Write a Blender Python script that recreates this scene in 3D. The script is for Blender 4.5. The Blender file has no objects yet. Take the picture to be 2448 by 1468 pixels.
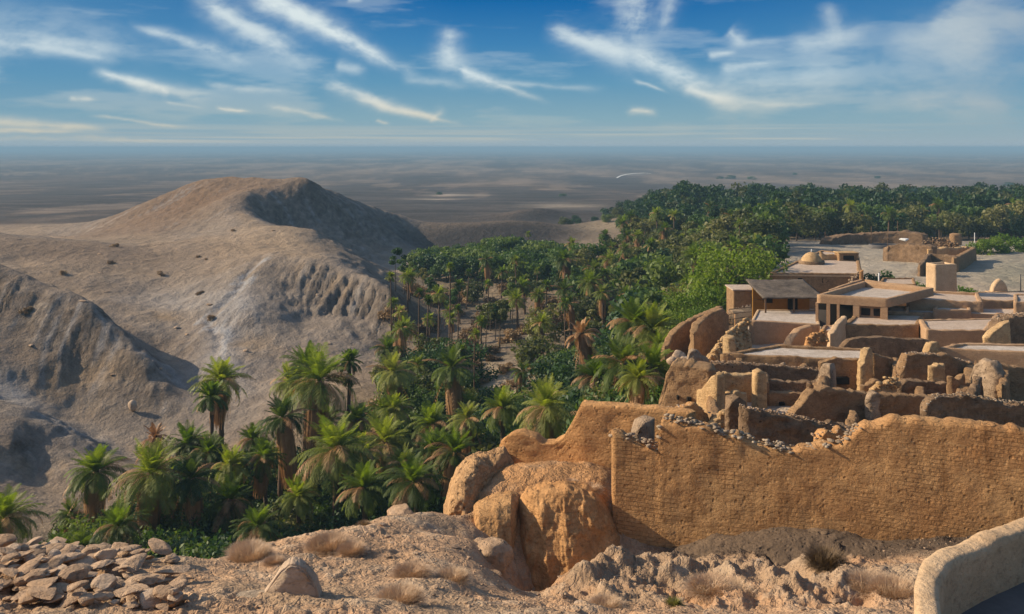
import bpy, bmesh, math, random
import numpy as np
from mathutils import Vector, Matrix
random.seed(7); rng = np.random.default_rng(11)
scene = bpy.context.scene
COL = scene.collection
F = 2120.0; HX = 1224.0; HY = 352.0; CZ = 30.0          # lens in photo pixels, horizon row, eye height above the plain
SUN_AZ = math.radians(-81.0)   # measured from +Y towards +X
SUN_EL = math.radians(28.0)

def P(px, py, D):
    return np.array([(px-HX)/F*D, D, CZ-(py-HY)/F*D])

# ------------------------------------------------------------------ noise
def _hash(ix, iy, iz):
    h = (ix*374761393 + iy*668265263 + iz*2147483647 + 974711) & 0xFFFFFFFF
    h = ((h ^ (h >> 13))*1274126177) & 0xFFFFFFFF
    h = ((h ^ (h >> 16))*2246822519) & 0xFFFFFFFF
    h = h ^ (h >> 15)
    return (h & 0xFFFFFF).astype(np.float64)/8388607.5-1.0
def vnoise(p):
    p = np.asarray(p, float)
    i = np.floor(p).astype(np.int64); f = p-i
    w = f*f*f*(f*(f*6-15)+10)
    x, y, z = i[..., 0], i[..., 1], i[..., 2]
    wx, wy, wz = w[..., 0], w[..., 1], w[..., 2]
    def L(a, b, t): return a+(b-a)*t
    c00 = L(_hash(x, y, z), _hash(x+1, y, z), wx); c10 = L(_hash(x, y+1, z), _hash(x+1, y+1, z), wx)
    c01 = L(_hash(x, y, z+1), _hash(x+1, y, z+1), wx); c11 = L(_hash(x, y+1, z+1), _hash(x+1, y+1, z+1), wx)
    return L(L(c00, c10, wy), L(c01, c11, wy), wz)
def fbm(p, octv=4, gain=0.5, lac=2.03):
    p = np.asarray(p, float); a = 1.0; s = 0.0; t = 0.0
    for k in range(octv):
        s = s+a*vnoise(p+17.3*k); t += a; a *= gain; p = p*lac
    return s/t
def ridged(p, octv=4):
    p = np.asarray(p, float); a = 1.0; s = 0.0; t = 0.0
    for k in range(octv):
        s = s+a*(1-np.abs(vnoise(p+9.1*k))*2); t += a; a *= 0.5; p = p*2.1
    return s/t
def xyz(x, y, z=0.0):
    x, y, z = np.broadcast_arrays(np.asarray(x, float), np.asarray(y, float), np.asarray(z, float))
    return np.stack([x, y, z], -1)

# ------------------------------------------------------------------ mesh plumbing
def mesh_np(name, V, Fq, mats=None, cols=None, smooth=True, mat_idx=None):
    """mesh from vertices and an (n,k) array of equal-size faces, or a list of such arrays"""
    me = bpy.data.meshes.new(name)
    V = np.asarray(V, np.float32).reshape(-1, 3)
    if not isinstance(Fq, (list, tuple)): Fq = [Fq]
    Fq = [np.asarray(f, np.int32) for f in Fq if len(f)]
    me.vertices.add(len(V)); me.vertices.foreach_set('co', V.ravel())
    loops = np.concatenate([f.ravel() for f in Fq]); counts = np.concatenate([np.full(len(f), f.shape[1], np.int32) for f in Fq])
    starts = np.concatenate([[0], np.cumsum(counts)[:-1]]).astype(np.int32)
    me.loops.add(len(loops)); me.loops.foreach_set('vertex_index', loops)
    me.polygons.add(len(counts)); me.polygons.foreach_set('loop_start', starts)
    if smooth: me.polygons.foreach_set('use_smooth', np.ones(len(counts), bool))
    if mats:
        for m in (mats if isinstance(mats, (list, tuple)) else [mats]): me.materials.append(m)
    if mat_idx is not None: me.polygons.foreach_set('material_index', np.asarray(mat_idx, np.int32))
    me.update(calc_edges=True)
    if cols is not None:
        ca = me.color_attributes.new('Col', 'FLOAT_COLOR', 'POINT')
        c4 = np.ones((len(V), 4), np.float32); c4[:, :3] = cols
        ca.data.foreach_set('color', c4.ravel())
    me.validate()
    return me
def link(name, me, parent=None, loc=None, label=None, cat=None, group=None, kind=None):
    o = bpy.data.objects.new(name, me); COL.objects.link(o)
    if loc is not None: o.location = loc
    if parent is not None: o.parent = parent
    tag(o, label, cat, group, kind)
    return o
def tag(o, label=None, cat=None, group=None, kind=None):
    if label: o['label'] = label
    if cat: o['category'] = cat
    if group: o['group'] = group
    if kind: o['kind'] = kind
    return o
def empty(name, loc, label, cat, group=None, rz=0.0, scale=1.0):
    o = bpy.data.objects.new(name, None); COL.objects.link(o)
    o.empty_display_size = 0.3
    o.location = loc; o.rotation_euler = (0, 0, rz); o.scale = (scale,)*3
    return tag(o, label, cat, group)
def copy_tree(root, kids, loc, rz=0.0, scale=(1, 1, 1), label=None, group=None):
    r = root.copy(); COL.objects.link(r); r.location = loc; r.rotation_euler = (0, 0, rz); r.scale = scale
    if label: r['label'] = label
    if group: r['group'] = group
    out = []
    for ch in kids:
        c = ch.copy(); COL.objects.link(c); c.parent = r; out.append(c)
    return r, out

class MB:
    """collects quads / tris into one mesh"""
    def __init__(s): s.V = []; s.Q = []; s.T = []; s.n = 0
    def add(s, V, Q=(), T=()):
        V = np.asarray(V, float).reshape(-1, 3)
        if len(Q): s.Q.append(np.asarray(Q, np.int32)+s.n)
        if len(T): s.T.append(np.asarray(T, np.int32)+s.n)
        s.V.append(V); s.n += len(V)
    def box(s, a, b, rot=0.0, c=None):
        a = np.minimum(a, b)*1.0; b = np.maximum(a, b)*1.0
        v = np.array([[x, y, z] for z in (a[2], b[2]) for y in (a[1], b[1]) for x in (a[0], b[0])], float)
        if rot:
            c = (np.asarray(a)+np.asarray(b))/2 if c is None else np.asarray(c)
            d = v-c; cs, sn = math.cos(rot), math.sin(rot)
            v[:, 0] = c[0]+d[:, 0]*cs-d[:, 1]*sn; v[:, 1] = c[1]+d[:, 0]*sn+d[:, 1]*cs
        s.add(v, [[0, 2, 3, 1], [4, 5, 7, 6], [0, 1, 5, 4], [2, 6, 7, 3], [0, 4, 6, 2], [1, 3, 7, 5]])
    def tube(s, pts, rad, n=8, cap=True):
        pts = np.asarray(pts, float); rad = np.broadcast_to(np.asarray(rad, float), (len(pts),))
        t = np.gradient(pts, axis=0); t /= np.linalg.norm(t, axis=1, keepdims=True)+1e-9
        up = np.where(np.abs(t[:, 2:3]) > 0.9, np.array([[1., 0, 0]]), np.array([[0, 0, 1.]]))
        a = np.cross(t, up); a /= np.linalg.norm(a, axis=1, keepdims=True)+1e-9; b = np.cross(t, a)
        th = np.linspace(0, 2*np.pi, n, endpoint=False)
        V = pts[:, None]+rad[:, None, None]*(a[:, None]*np.cos(th)[None, :, None]+b[:, None]*np.sin(th)[None, :, None])
        i = np.arange(len(pts)-1)[:, None]*n; j = np.arange(n)[None]; j2 = (j+1) % n
        Q = np.stack([i+j, i+j2, i+n+j2, i+n+j], -1).reshape(-1, 4)
        V = V.reshape(-1, 3); T = []
        if cap:
            V = np.vstack([V, pts[-1:], pts[:1]]); k = len(pts)*n
            T = [[k-n+q, k-n+(q+1) % n, k] for q in range(n)]+[[(q+1) % n, q, k+1] for q in range(n)]
        s.add(V, Q, T)
    def build(s, name, mat, **kw):
        V = np.concatenate(s.V); parts = []
        if s.Q: parts.append(np.concatenate(s.Q))
        if s.T: parts.append(np.concatenate(s.T))
        return mesh_np(name, V, parts, mat, **kw)
# ------------------------------------------------------------------ materials
def new_mat(name):
    m = bpy.data.materials.new(name); m.use_nodes = True
    nt = m.node_tree; nt.nodes.clear()
    out = nt.nodes.new('ShaderNodeOutputMaterial'); b = nt.nodes.new('ShaderNodeBsdfPrincipled')
    nt.links.new(b.outputs[0], out.inputs[0])
    b.inputs['Roughness'].default_value = 0.9
    b.inputs['Specular IOR Level'].default_value = 0.15
    return m, nt, b
class NT:
    """tiny node-graph helper"""
    def __init__(s, nt): s.nt = nt
    def n(s, t, **k):
        o = s.nt.nodes.new(t)
        for a, v in k.items(): setattr(o, a, v)
        return o
    def l(s, a, b): s.nt.links.new(a, b)
    def _in(s, sock, v):
        if isinstance(v, bpy.types.NodeSocket): s.l(v, sock)
        else:
            if hasattr(v, '__len__') and len(v) == 3 and sock.type == 'RGBA': v = (*v, 1)
            sock.default_value = v
    def math(s, op, a, b=0.0, c=None, clamp=False):
        o = s.n('ShaderNodeMath', operation=op, use_clamp=clamp); s._in(o.inputs[0], a); s._in(o.inputs[1], b)
        if c is not None: s._in(o.inputs[2], c)
        return o.outputs[0]
    def vm(s, op, a, b=(0, 0, 0)):
        o = s.n('ShaderNodeVectorMath', operation=op); s._in(o.inputs[0], a)
        if op == 'SCALE': s._in(o.inputs['Scale'], b)
        else: s._in(o.inputs[1], b)
        return o.outputs['Value'] if op in ('DOT_PRODUCT', 'LENGTH', 'DISTANCE') else o.outputs['Vector']
    def pos(s): return s.n('ShaderNodeNewGeometry').outputs['Position']
    def obj(s): return s.n('ShaderNodeTexCoord').outputs['Object']
    def noise(s, vec, scale, detail=4, rough=0.55, dist=0.0):
        o = s.n('ShaderNodeTexNoise'); s._in(o.inputs['Vector'], vec); o.inputs['Scale'].default_value = scale
        o.inputs['Detail'].default_value = detail; o.inputs['Roughness'].default_value = rough; o.inputs['Distortion'].default_value = dist
        return o.outputs['Fac']
    def voro(s, vec, scale, feature='F1', out='Distance', rnd=1.0):
        o = s.n('ShaderNodeTexVoronoi', feature=feature); s._in(o.inputs['Vector'], vec); o.inputs['Scale'].default_value = scale
        o.inputs['Randomness'].default_value = rnd
        return o.outputs[out]
    def ramp(s, f, stops, interp='LINEAR'):
        o = s.n('ShaderNodeValToRGB'); s._in(o.inputs[0], f); cr = o.color_ramp; cr.interpolation = interp
        while len(cr.elements) < len(stops): cr.elements.new(0.5)
        for e, (p, c) in zip(cr.elements, stops):
            e.position = p; e.color = (*c, 1) if hasattr(c, '__len__') else (c, c, c, 1)
        return o.outputs[0]
    def map(s, f, a, b, c=0.0, d=1.0):
        o = s.n('ShaderNodeMapRange'); s._in(o.inputs[0], f)
        for i, v in zip((1, 2, 3, 4), (a, b, c, d)): o.inputs[i].default_value = v
        return o.outputs[0]
    def mix(s, f, a, b, mode='MIX'):
        o = s.n('ShaderNodeMix', data_type='RGBA', blend_type=mode)
        s._in(o.inputs[0], f); s._in(o.inputs[6], a); s._in(o.inputs[7], b)
        return o.outputs[2]
    def bump(s, h, dist, strength=1.0, normal=None):
        o = s.n('ShaderNodeBump'); s._in(o.inputs['Height'], h); o.inputs['Distance'].default_value = dist; o.inputs['Strength'].default_value = strength
        if normal is not None: s.l(normal, o.inputs['Normal'])
        return o.outputs[0]
    def scale(s, vec, xyz_): return s.vm('MULTIPLY', vec, xyz_)

def mat_terrain():
    m, nt, b = new_mat('earth'); g = NT(nt); p = g.pos()
    col = g.n('ShaderNodeVertexColor', layer_name='Col').outputs['Color']
    y = g.n('ShaderNodeSeparateXYZ'); g.l(p, y.inputs[0])
    dist = y.outputs['Y']
    # detail size grows with distance along the ground: fine grit near, broad mottling far
    big = g.noise(p, 0.06, 5, .6); mid = g.noise(p, 0.55, 5, .62); fine = g.noise(p, 5.0, 5, .65); grit = g.noise(p, 26.0, 3, .6)
    v = g.math('ADD', g.math('MULTIPLY', g.math('SUBTRACT', big, .5), .5), g.math('MULTIPLY', g.math('SUBTRACT', mid, .5), .85))
    v = g.math('ADD', v, g.math('MULTIPLY', g.math('SUBTRACT', fine, .5), .75))
    v = g.math('ADD', v, g.math('MULTIPLY', g.math('SUBTRACT', grit, .5), .35))
    v = g.math('ADD', 1.0, v)
    c = g.mix(1.0, col, v, 'MULTIPLY')
    farw = g.map(dist, 240, 420); fn_ = g.noise(g.scale(p, (.016, .05, 0)), 1.0, 12, .72); fn2 = g.noise(g.scale(p, (.10, .22, 0)), 1.0, 6, .7)
    c = g.mix(farw, c, g.mix(1.0, c, g.math('MULTIPLY', g.map(fn_, .33, .67, .45, 1.6), g.map(fn2, .3, .7, .7, 1.3)), 'MULTIPLY'))
    # scattered darker and paler stones in the soil
    st = g.voro(p, 9.0, out='Color'); sd = g.voro(p, 9.0)
    dots = g.math('MULTIPLY', g.map(sd, 0.12, 0.22, 1.0, 0.0), g.map(st, 0.2, 0.8, 0.0, 1.0))
    near = g.map(dist, 28, 45, 1.0, 0.0)
    c = g.mix(g.math('MULTIPLY', g.math('MULTIPLY', dots, near), .45), c, (.46, .36, .25))
    nz = g.n('ShaderNodeSeparateXYZ'); g.l(g.n('ShaderNodeNewGeometry').outputs['Normal'], nz.inputs[0])
    stp = g.math('MULTIPLY', g.map(nz.outputs[2], .93, .72), g.map(dist, 45, 60))
    rill = g.noise(g.scale(p, (1, 1, .22)), 1.5, 6, .7, .3); rill2 = g.noise(g.scale(p, (1, 1, .3)), .45, 5, .65, .3)
    rv = g.math('ADD', g.map(rill, .3, .7, .55, 1.4), g.map(rill2, .3, .7, -.25, .25))
    c = g.mix(g.math('MULTIPLY', stp, .8), c, g.mix(1.0, c, rv, 'MULTIPLY'))
    g.l(c, b.inputs['Base Color'])
    crack = g.voro(g.vm('ADD', p, g.vm('SCALE', g.n('ShaderNodeTexNoise').outputs['Color'], .15)), 3.2, 'DISTANCE_TO_EDGE')
    crk = g.map(crack, 0.0, 0.06, 0.0, 1.0)
    h = g.math('ADD', g.math('MULTIPLY', fine, 0.12), g.math('MULTIPLY', grit, 0.05))
    h = g.math('ADD', h, g.math('MULTIPLY', mid, 0.9))
    h = g.math('ADD', h, g.math('MULTIPLY', g.math('MULTIPLY', crk, near), 0.02))
    h = g.math('ADD', h, g.math('MULTIPLY', g.math('MULTIPLY', g.map(sd, 0.0, 0.25, 1.0, 0.0), near), 0.03))
    h = g.math('ADD', h, g.math('MULTIPLY', g.math('MULTIPLY', stp, rill), .8))
    g.l(g.bump(h, 1.0, .85), b.inputs['Normal'])
    b.inputs['Roughness'].default_value = 1.0; b.inputs['Specular IOR Level'].default_value = .05
    return m

def mat_adobe(name, base, dark, light, brick=0.0, pit=1.0, stain=0.5, smooth=0.0):
    m, nt, b = new_mat(name); g = NT(nt); p = g.pos()
    warp = g.vm('ADD', p, g.vm('SCALE', g.n('ShaderNodeTexNoise').outputs['Color'], .25))
    big = g.noise(p, 0.5, 5, .6); mid = g.noise(g.scale(p, (1, 1, 1.35)), 2.0, 7, .70, .4); fine = g.noise(g.scale(p, (1, 1, 1.3)), 13, 5, .72)
    c = g.mix(g.map(big, .32, .68), base, light)
    c = g.mix(g.map(mid, .42, .72, 0, .75), c, dark)
    c = g.mix(g.map(fine, .52, .74, 0, .7), c, tuple(x*.5 for x in dark))
    spk = g.voro(warp, 5.5); spc = g.voro(warp, 5.5, out='Color'); spm = g.math('MULTIPLY', g.map(spk, .10, .26, 1, 0), g.map(spc, .45, .7))
    c = g.mix(g.math('MULTIPLY', g.math('MULTIPLY', spm, g.map(big, .35, .6)), min(1.0, .6*pit)), c, tuple(x*.3 for x in dark))
    c = g.mix(g.map(g.noise(g.scale(p, (.8, .8, 2.2)), 1.9, 4, .6), .60, .70, 0, .5*(1-smooth)), c, tuple(min(1, x*1.12) for x in light))
    c = g.mix(g.map(g.noise(p, 7.0, 3, .6), .58, .75, 0, .5), c, tuple(min(1, x*1.25) for x in light))
    if brick > 0:
        bt = g.n('ShaderNodeTexBrick'); sx = g.n('ShaderNodeSeparateXYZ'); wb_ = g.n('ShaderNodeTexNoise'); wb_.inputs['Scale'].default_value = 1.7; wb_.inputs['Detail'].default_value = 5; g.l(g.vm('ADD', p, g.vm('SCALE', wb_.outputs['Color'], .34)), sx.inputs[0])
        cb = g.n('ShaderNodeCombineXYZ'); g.l(g.math('ADD', sx.outputs[0], sx.outputs[1]), cb.inputs[0]); g.l(sx.outputs[2], cb.inputs[1])
        g.l(cb.outputs[0], bt.inputs['Vector']); bt.inputs['Scale'].default_value = 2.9; bt.inputs['Mortar Size'].default_value = .018
        bt.inputs['Mortar Smooth'].default_value = .6
        bt.inputs['Brick Width'].default_value = .75; bt.inputs['Row Height'].default_value = .27
        bf = bt.outputs['Fac']
        c = g.mix(g.math('MULTIPLY', g.math('MULTIPLY', bf, g.map(g.noise(p, .9, 4, .65), .42, .62)), brick*.6), c, tuple(x*.45 for x in dark))
    # weathered run-off streaks down the faces
    stk = g.noise(g.scale(p, (2.6, 2.6, .30)), 1.6, 5, .7)
    c = g.mix(g.map(stk, .54, .78, 0, stain*.7), c, tuple(x*.6 for x in dark))
    g.l(c, b.inputs['Base Color'])
    pits = g.map(g.voro(warp, 7.5), 0.0, 0.33, 0.0, 1.0)
    h = g.math('ADD', g.math('MULTIPLY', mid, .10*(1-smooth*.7)), g.math('MULTIPLY', fine, .035))
    h = g.math('ADD', h, g.math('MULTIPLY', pits, .022*pit)); h = g.math('SUBTRACT', h, g.math('MULTIPLY', spm, .035*pit))
    if brick > 0: h = g.math('SUBTRACT', h, g.math('MULTIPLY', g.math('MULTIPLY', bf, g.map(g.noise(p, .9, 4, .65), .42, .62)), .03*brick))
    g.l(g.bump(h, 1.0, .9), b.inputs['Normal'])
    b.inputs['Roughness'].default_value = .95; b.inputs['Specular IOR Level'].default_value = .08
    return m

def mat_leaf(name, c1, c2, c3, trans=.35, vary=.35, tint=(1.25, 1.35, .5)):
    m, nt, b = new_mat(name); g = NT(nt)
    out = nt.nodes['Material Output'] if 'Material Output' in nt.nodes else [n for n in nt.nodes if n.type == 'OUTPUT_MATERIAL'][0]
    oi = g.n('ShaderNodeObjectInfo').outputs['Random']; p = g.pos()
    n1 = g.noise(p, .9, 3, .6); n2 = g.noise(p, 6.0, 2, .6)
    f = g.math('ADD', g.math('MULTIPLY', g.math('SUBTRACT', oi, .5), vary*1.2), g.math('ADD', g.math('MULTIPLY', n1, .8), g.math('MULTIPLY', n2, .4)))
    c = g.ramp(f, [(.25, c1), (.58, c2), (.9, c3)])
    g.l(c, b.inputs['Base Color']); b.inputs['Roughness'].default_value = .55; b.inputs['Specular IOR Level'].default_value = .3
    t = g.n('ShaderNodeBsdfTranslucent'); g.l(g.mix(1.0, c, tint, 'MULTIPLY'), t.inputs[0])
    mx = g.n('ShaderNodeMixShader'); mx.inputs[0].default_value = trans
    g.l(b.outputs[0], mx.inputs[1]); g.l(t.outputs[0], mx.inputs[2]); g.l(mx.outputs[0], out.inputs[0])
    return m
def mat_plain(name, c, var=.35, scale=4.0, rough=.85, metal=0.0, bump=.01, stretch=(1, 1, 1)):
    m, nt, b = new_mat(name); g = NT(nt); p = g.scale(g.pos(), stretch)
    n = g.noise(p, scale, 5, .62); n2 = g.noise(p, scale*7, 3, .6)
    v = g.math('ADD', 1-var*.75, g.math('ADD', g.math('MULTIPLY', n, var), g.math('MULTIPLY', n2, var*.5)))
    g.l(g.mix(1.0, c, v, 'MULTIPLY'), b.inputs['Base Color'])
    g.l(g.bump(g.math('ADD', n, g.math('MULTIPLY', n2, .4)), bump, .8), b.inputs['Normal'])
    b.inputs['Roughness'].default_value = rough; b.inputs['Metallic'].default_value = metal
    return m
M = {}
M['earth'] = mat_terrain()
M['adobe'] = mat_adobe('adobe', (.52, .265, .105), (.30, .145, .058), (.60, .33, .14), brick=.45)
M['adobe_front'] = mat_adobe('weathered_adobe', (.47, .24, .098), (.28, .135, .055), (.57, .335, .15), brick=.9, pit=1.0, stain=1.3)
M['adobe_ruin'] = mat_adobe('cracked_adobe', (.46, .26, .12), (.20, .11, .055), (.55, .34, .17), brick=1.0, pit=1.6)
M['adobe_gold'] = mat_adobe('golden_adobe', (.52, .32, .15), (.29, .165, .075), (.58, .39, .20), brick=.35)
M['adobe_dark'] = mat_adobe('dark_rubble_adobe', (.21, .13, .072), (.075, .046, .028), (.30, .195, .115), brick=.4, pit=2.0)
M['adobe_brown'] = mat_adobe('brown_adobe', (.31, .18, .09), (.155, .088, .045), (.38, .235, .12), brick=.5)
M['adobe_grey'] = mat_adobe('grey_rubble', (.30, .205, .13), (.12, .082, .054), (.42, .30, .20), pit=2.0)
M['plaster'] = mat_adobe('smooth_mud_plaster', (.42, .255, .14), (.32, .185, .098), (.48, .31, .18), pit=.25, stain=.25, smooth=1)
M['plaster_pale'] = mat_adobe('pale_mud_plaster', (.55, .365, .21), (.43, .275, .15), (.62, .435, .265), pit=.3, stain=.2, smooth=1)
M['wall_foot_shade'] = mat_adobe('painted_foot_shade', (.115, .082, .058), (.055, .04, .03), (.19, .13, .085), pit=1.5, stain=0)  # dark tone standing in for the shadow at the long wall's foot
M['roof'] = mat_adobe('earth_roof', (.50, .37, .27), (.36, .255, .18), (.57, .45, .35), pit=.5, stain=0, smooth=.6)
M['roof_white'] = mat_adobe('lime_washed_roof', (.50, .405, .32), (.33, .255, .19), (.60, .51, .425), pit=.8, stain=0, smooth=.7)
M['floor_shade_tank_wall'] = mat_plain('floor_shade_tank_wall', (.14, .125, .115), .8, 2.0)  # terrace floor coloured dark for the parapet's shadow; tank sides share it
M['stone'] = mat_adobe('field_stone', (.42, .27, .165), (.22, .14, .085), (.54, .375, .245), pit=.6, stain=.2)
M['fore_rock'] = mat_adobe('crusty_earth', (.45, .28, .16), (.22, .135, .08), (.52, .36, .23), pit=1.5, stain=.1)
M['stone_grey'] = mat_adobe('grey_stone', (.34, .25, .17), (.18, .125, .085), (.46, .36, .255), pit=.6, stain=.2)
M['stone_pale'] = mat_adobe('pale_stone', (.46, .32, .21), (.30, .20, .13), (.56, .42, .30), pit=.35, stain=.1)
M['dark'] = mat_plain('dark_interior', (.02, .016, .012), .3)
M['wood'] = mat_plain('dry_wood', (.17, .10, .055), .5, 5, stretch=(1, 1, .2))
M['ochre'] = mat_plain('ochre_paint', (.27, .135, .03), .6, 3, bump=.02)
M['old_canopy'] = mat_adobe('old_canopy', (.10, .078, .06), (.045, .036, .03), (.24, .19, .145), pit=.2, stain=0, smooth=1)
M['slate'] = mat_plain('dark_slate', (.13, .115, .10), .5, 3)
M['trunk'] = mat_plain('palm_trunk', (.13, .085, .055), .6, 7, bump=.05, stretch=(1, 1, 2.5))
M['bark'] = mat_plain('bark', (.10, .075, .055), .6, 6, bump=.04, stretch=(1, 1, .4))
M['metal'] = mat_plain('dark_metal', (.05, .05, .055), .2, 5, .5)
M['white'] = mat_plain('white_paint', (.75, .73, .70), .15, 4)
M['dead'] = mat_leaf('dead_fronds', (.22, .11, .045), (.40, .215, .09), (.54, .33, .155), .25, .3, (1, .85, .6))
M['palm'] = mat_leaf('palm_leaf', (.038, .066, .014), (.13, .17, .028), (.28, .285, .065), .4, .5)
M['palm_bright'] = mat_leaf('bright_palm_leaf', (.06, .11, .012), (.17, .225, .022), (.33, .34, .05), .45, .4)
M['leaf'] = mat_leaf('oasis_leaf', (.030, .062, .016), (.072, .125, .028), (.15, .19, .045), .35, .6)
M['leaf_olive'] = mat_leaf('olive_leaf', (.060, .072, .024), (.125, .130, .040), (.22, .20, .070), .35, .5)
M['leaf_bright'] = mat_leaf('fresh_leaf', (.045, .095, .010), (.105, .175, .016), (.20, .25, .030), .42, .4)
M['leaf_dark'] = mat_leaf('dark_leaf', (.022, .050, .018), (.046, .092, .030), (.09, .14, .040), .3, .5)
M['dry'] = mat_leaf('dry_grass', (.42, .27, .16), (.54, .365, .225), (.62, .45, .29), .2, .3, (1, .85, .65))
M['drybush'] = mat_leaf('dry_scrub', (.14, .09, .045), (.27, .175, .09), (.40, .27, .14), .25, .5, (1, .9, .6))
# ------------------------------------------------------------------ terrain: survey points (photo column, photo row, metres away)
S = []
def pts(*a): S.extend(a)
def poly(seq, step=60):      # a ridge or valley line, densified
    for (a, b) in zip(seq[:-1], seq[1:]):
        n = max(1, int(max(abs(a[0]-b[0]), abs(a[1]-b[1]))/step))
        for k in range(n):
            t = k/n; D = math.exp(math.log(a[2])*(1-t)+math.log(b[2])*t)
            S.append((a[0]+(b[0]-a[0])*t, a[1]+(b[1]-a[1])*t, D))
    S.append(seq[-1])
def z_pts(pxs, D, Z):        # Z relative to the eye
    for px in pxs: S.append((px, HY-Z*F/D, D))
# hillside under the viewer
z_pts([-900, 0, 1200, 2400, 3400], 2.2, -2.0); z_pts([-900, 0, 1200, 2400, 3400], 5.0, -3.5)
z_pts([-600, -200, 100, 400, 700, 950], 9.0, -5.0); z_pts([1150, 1400, 1700, 2100, 2500, 3000], 9.0, -5.4)
z_pts([0, 350, 700, 950], 11.5, -6.05)
z_pts([1130, 1300, 1500, 1800, 2150, 2500], 12.3, -6.6)
z_pts([-500, -200], 14.5, -6.7); z_pts([-900], 15, -6.5)
poly([(-60, 1330, 14.6), (120, 1342, 14.8), (280, 1356, 15.2), (400, 1350, 16), (490, 1352, 16.5), (580, 1318, 17.2), (700, 1290, 18), (820, 1268, 19), (930, 1240, 20.2), (1040, 1232, 21.5), (1075, 1250, 21.8)], 50)
pts((600, 1400, 13.6), (850, 1370, 14.8), (1050, 1380, 14.8), (1000, 1310, 17), (1170, 1310, 18.6), (1190, 1365, 16.6), (1060, 1280, 19.5))
# gully between the mounds and the ground in front of the long wall
pts((1205, 1345, 19.9), (1240, 1415, 19.6), (1240, 1425, 18.9), (1275, 1440, 19.3), (1300, 1450, 18.6), (1275, 1440, 17.6), (1262, 1424, 16.4), (1340, 1435, 19.2), (1395, 1415, 19.5), (1425, 1372, 20.0), (1290, 1440, 20.1), (1340, 1425, 20.2))
pts((1305, 1408, 16.9), (1340, 1388, 17.6), (1390, 1366, 18.2), (1440, 1342, 19.2), (1420, 1400, 16.6))
pts((1480, 1330, 20.9), (1560, 1345, 19.6), (1640, 1335, 20.2), (1700, 1322, 20.6), (1820, 1316, 20.3), (1950, 1312, 19.9), (2100, 1302, 19.6), (2250, 1294, 19.2), (2500, 1285, 18.7), (3000, 1285, 18.4), (1700, 1300, 22.0), (2000, 1260, 22.0), (2400, 1200, 22.0))
pts((1500, 1400, 16.8), (1620, 1380, 17.8), (1750, 1358, 18.6), (1900, 1352, 18.2), (2050, 1345, 17.9), (2200, 1340, 17.5), (1700, 1420, 15.9), (2000, 1420, 15.6), (2300, 1420, 15.6))
# ruin platform behind the cleft
pts((1150, 1175, 22.0), (1200, 1168, 22.0), (1300, 1152, 22.2), (1420, 1152, 22.2), (1380, 1150, 22.3), (1240, 1155, 22.2), (1200, 1118, 23.8), (1300, 1112, 24.0), (1420, 1112, 24.3))
# village shelf
for D, z in ((25, -10.2), (29, -10.6), (34, -11.3), (39, -11.8), (44, -12.6), (50, -13.2), (57, -13.7), (64, -14.0), (72, -14.3), (82, -14.7), (95, -14.9), (110, -15.2), (125, -15.7), (140, -16.2), (155, -16.9)):
    lo = {25: 1640, 29: 1640, 34: 1640, 39: 1600, 44: 1640, 50: 1660, 57: 1690, 64: 1760, 72: 1800, 82: 1820, 95: 1840, 110: 1850, 125: 1850, 140: 1850, 155: 1850}[D]
    z_pts([lo, lo+110, 2050, 2250, 2450, 2700, 3300], D, z)
for px in (1600, 1800, 2000, 2200, 2450, 2800, 3300):
    z_pts([px], 180, -18.6); z_pts([px], 230, -20.6); z_pts([px], 300, -22.5)
# drop from the shelf into the gorge
pts((1500, 1035, 28.5)); z_pts([1470], 34, -14); z_pts([1535], 40, -14.5); z_pts([1545], 48, -15); z_pts([1570], 57, -15.5); z_pts([1610], 66, -16); z_pts([1680], 78, -17); z_pts([1750], 95, -18.5); z_pts([1780], 120, -20)
z_pts([1350], 31, -14); z_pts([1200], 29, -14); z_pts([1050], 27, -14); z_pts([850], 25, -14); z_pts([600], 22, -13); z_pts([350], 20, -12.5); z_pts([100], 19, -12); z_pts([-200], 18, -11); z_pts([-700], 17, -10)
z_pts([1250], 38, -19.5); z_pts([1050], 36, -20); z_pts([800], 34, -20.5); z_pts([500], 31, -20.5); z_pts([200], 29, -19.5); z_pts([-100], 28, -18.5); z_pts([-600], 27, -17)
z_pts([1400], 46, -20); z_pts([1450], 56, -20.5); z_pts([1500], 68, -20.8)
# gorge floor
z_pts([-500, -150], 45, -24); z_pts([150], 43, -25); z_pts([400, 650, 900], 45, -25.5); z_pts([1150], 46, -23.5)
z_pts([120], 56, -26.8); z_pts([300, 500, 700, 900], 57, -27.0); z_pts([1150], 58, -24.6); z_pts([1330], 58, -22.4)
z_pts([420, 600, 800, 1000], 68, -26.9); z_pts([1150], 70, -24.8); z_pts([1320], 72, -22.6)
z_pts([700, 850, 1000], 80, -26.2); z_pts([1120], 82, -23.6); z_pts([1250], 84, -22.2); z_pts([1400], 84, -21.8)
z_pts([960], 95, -25.2); z_pts([1080], 98, -23.2); z_pts([1220], 100, -22.6); z_pts([1400], 100, -22.0); z_pts([1600], 100, -21)
z_pts([1000, 1150], 118, -23.4); z_pts([1350], 120, -22.6); z_pts([1600], 125, -21.6)
z_pts([980], 140, -23.4); z_pts([1150, 1350], 145, -22.8); z_pts([1600], 150, -21.8)
z_pts([950], 165, -24.5); z_pts([1150, 1350], 175, -23); z_pts([1600], 190, -22)
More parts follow.
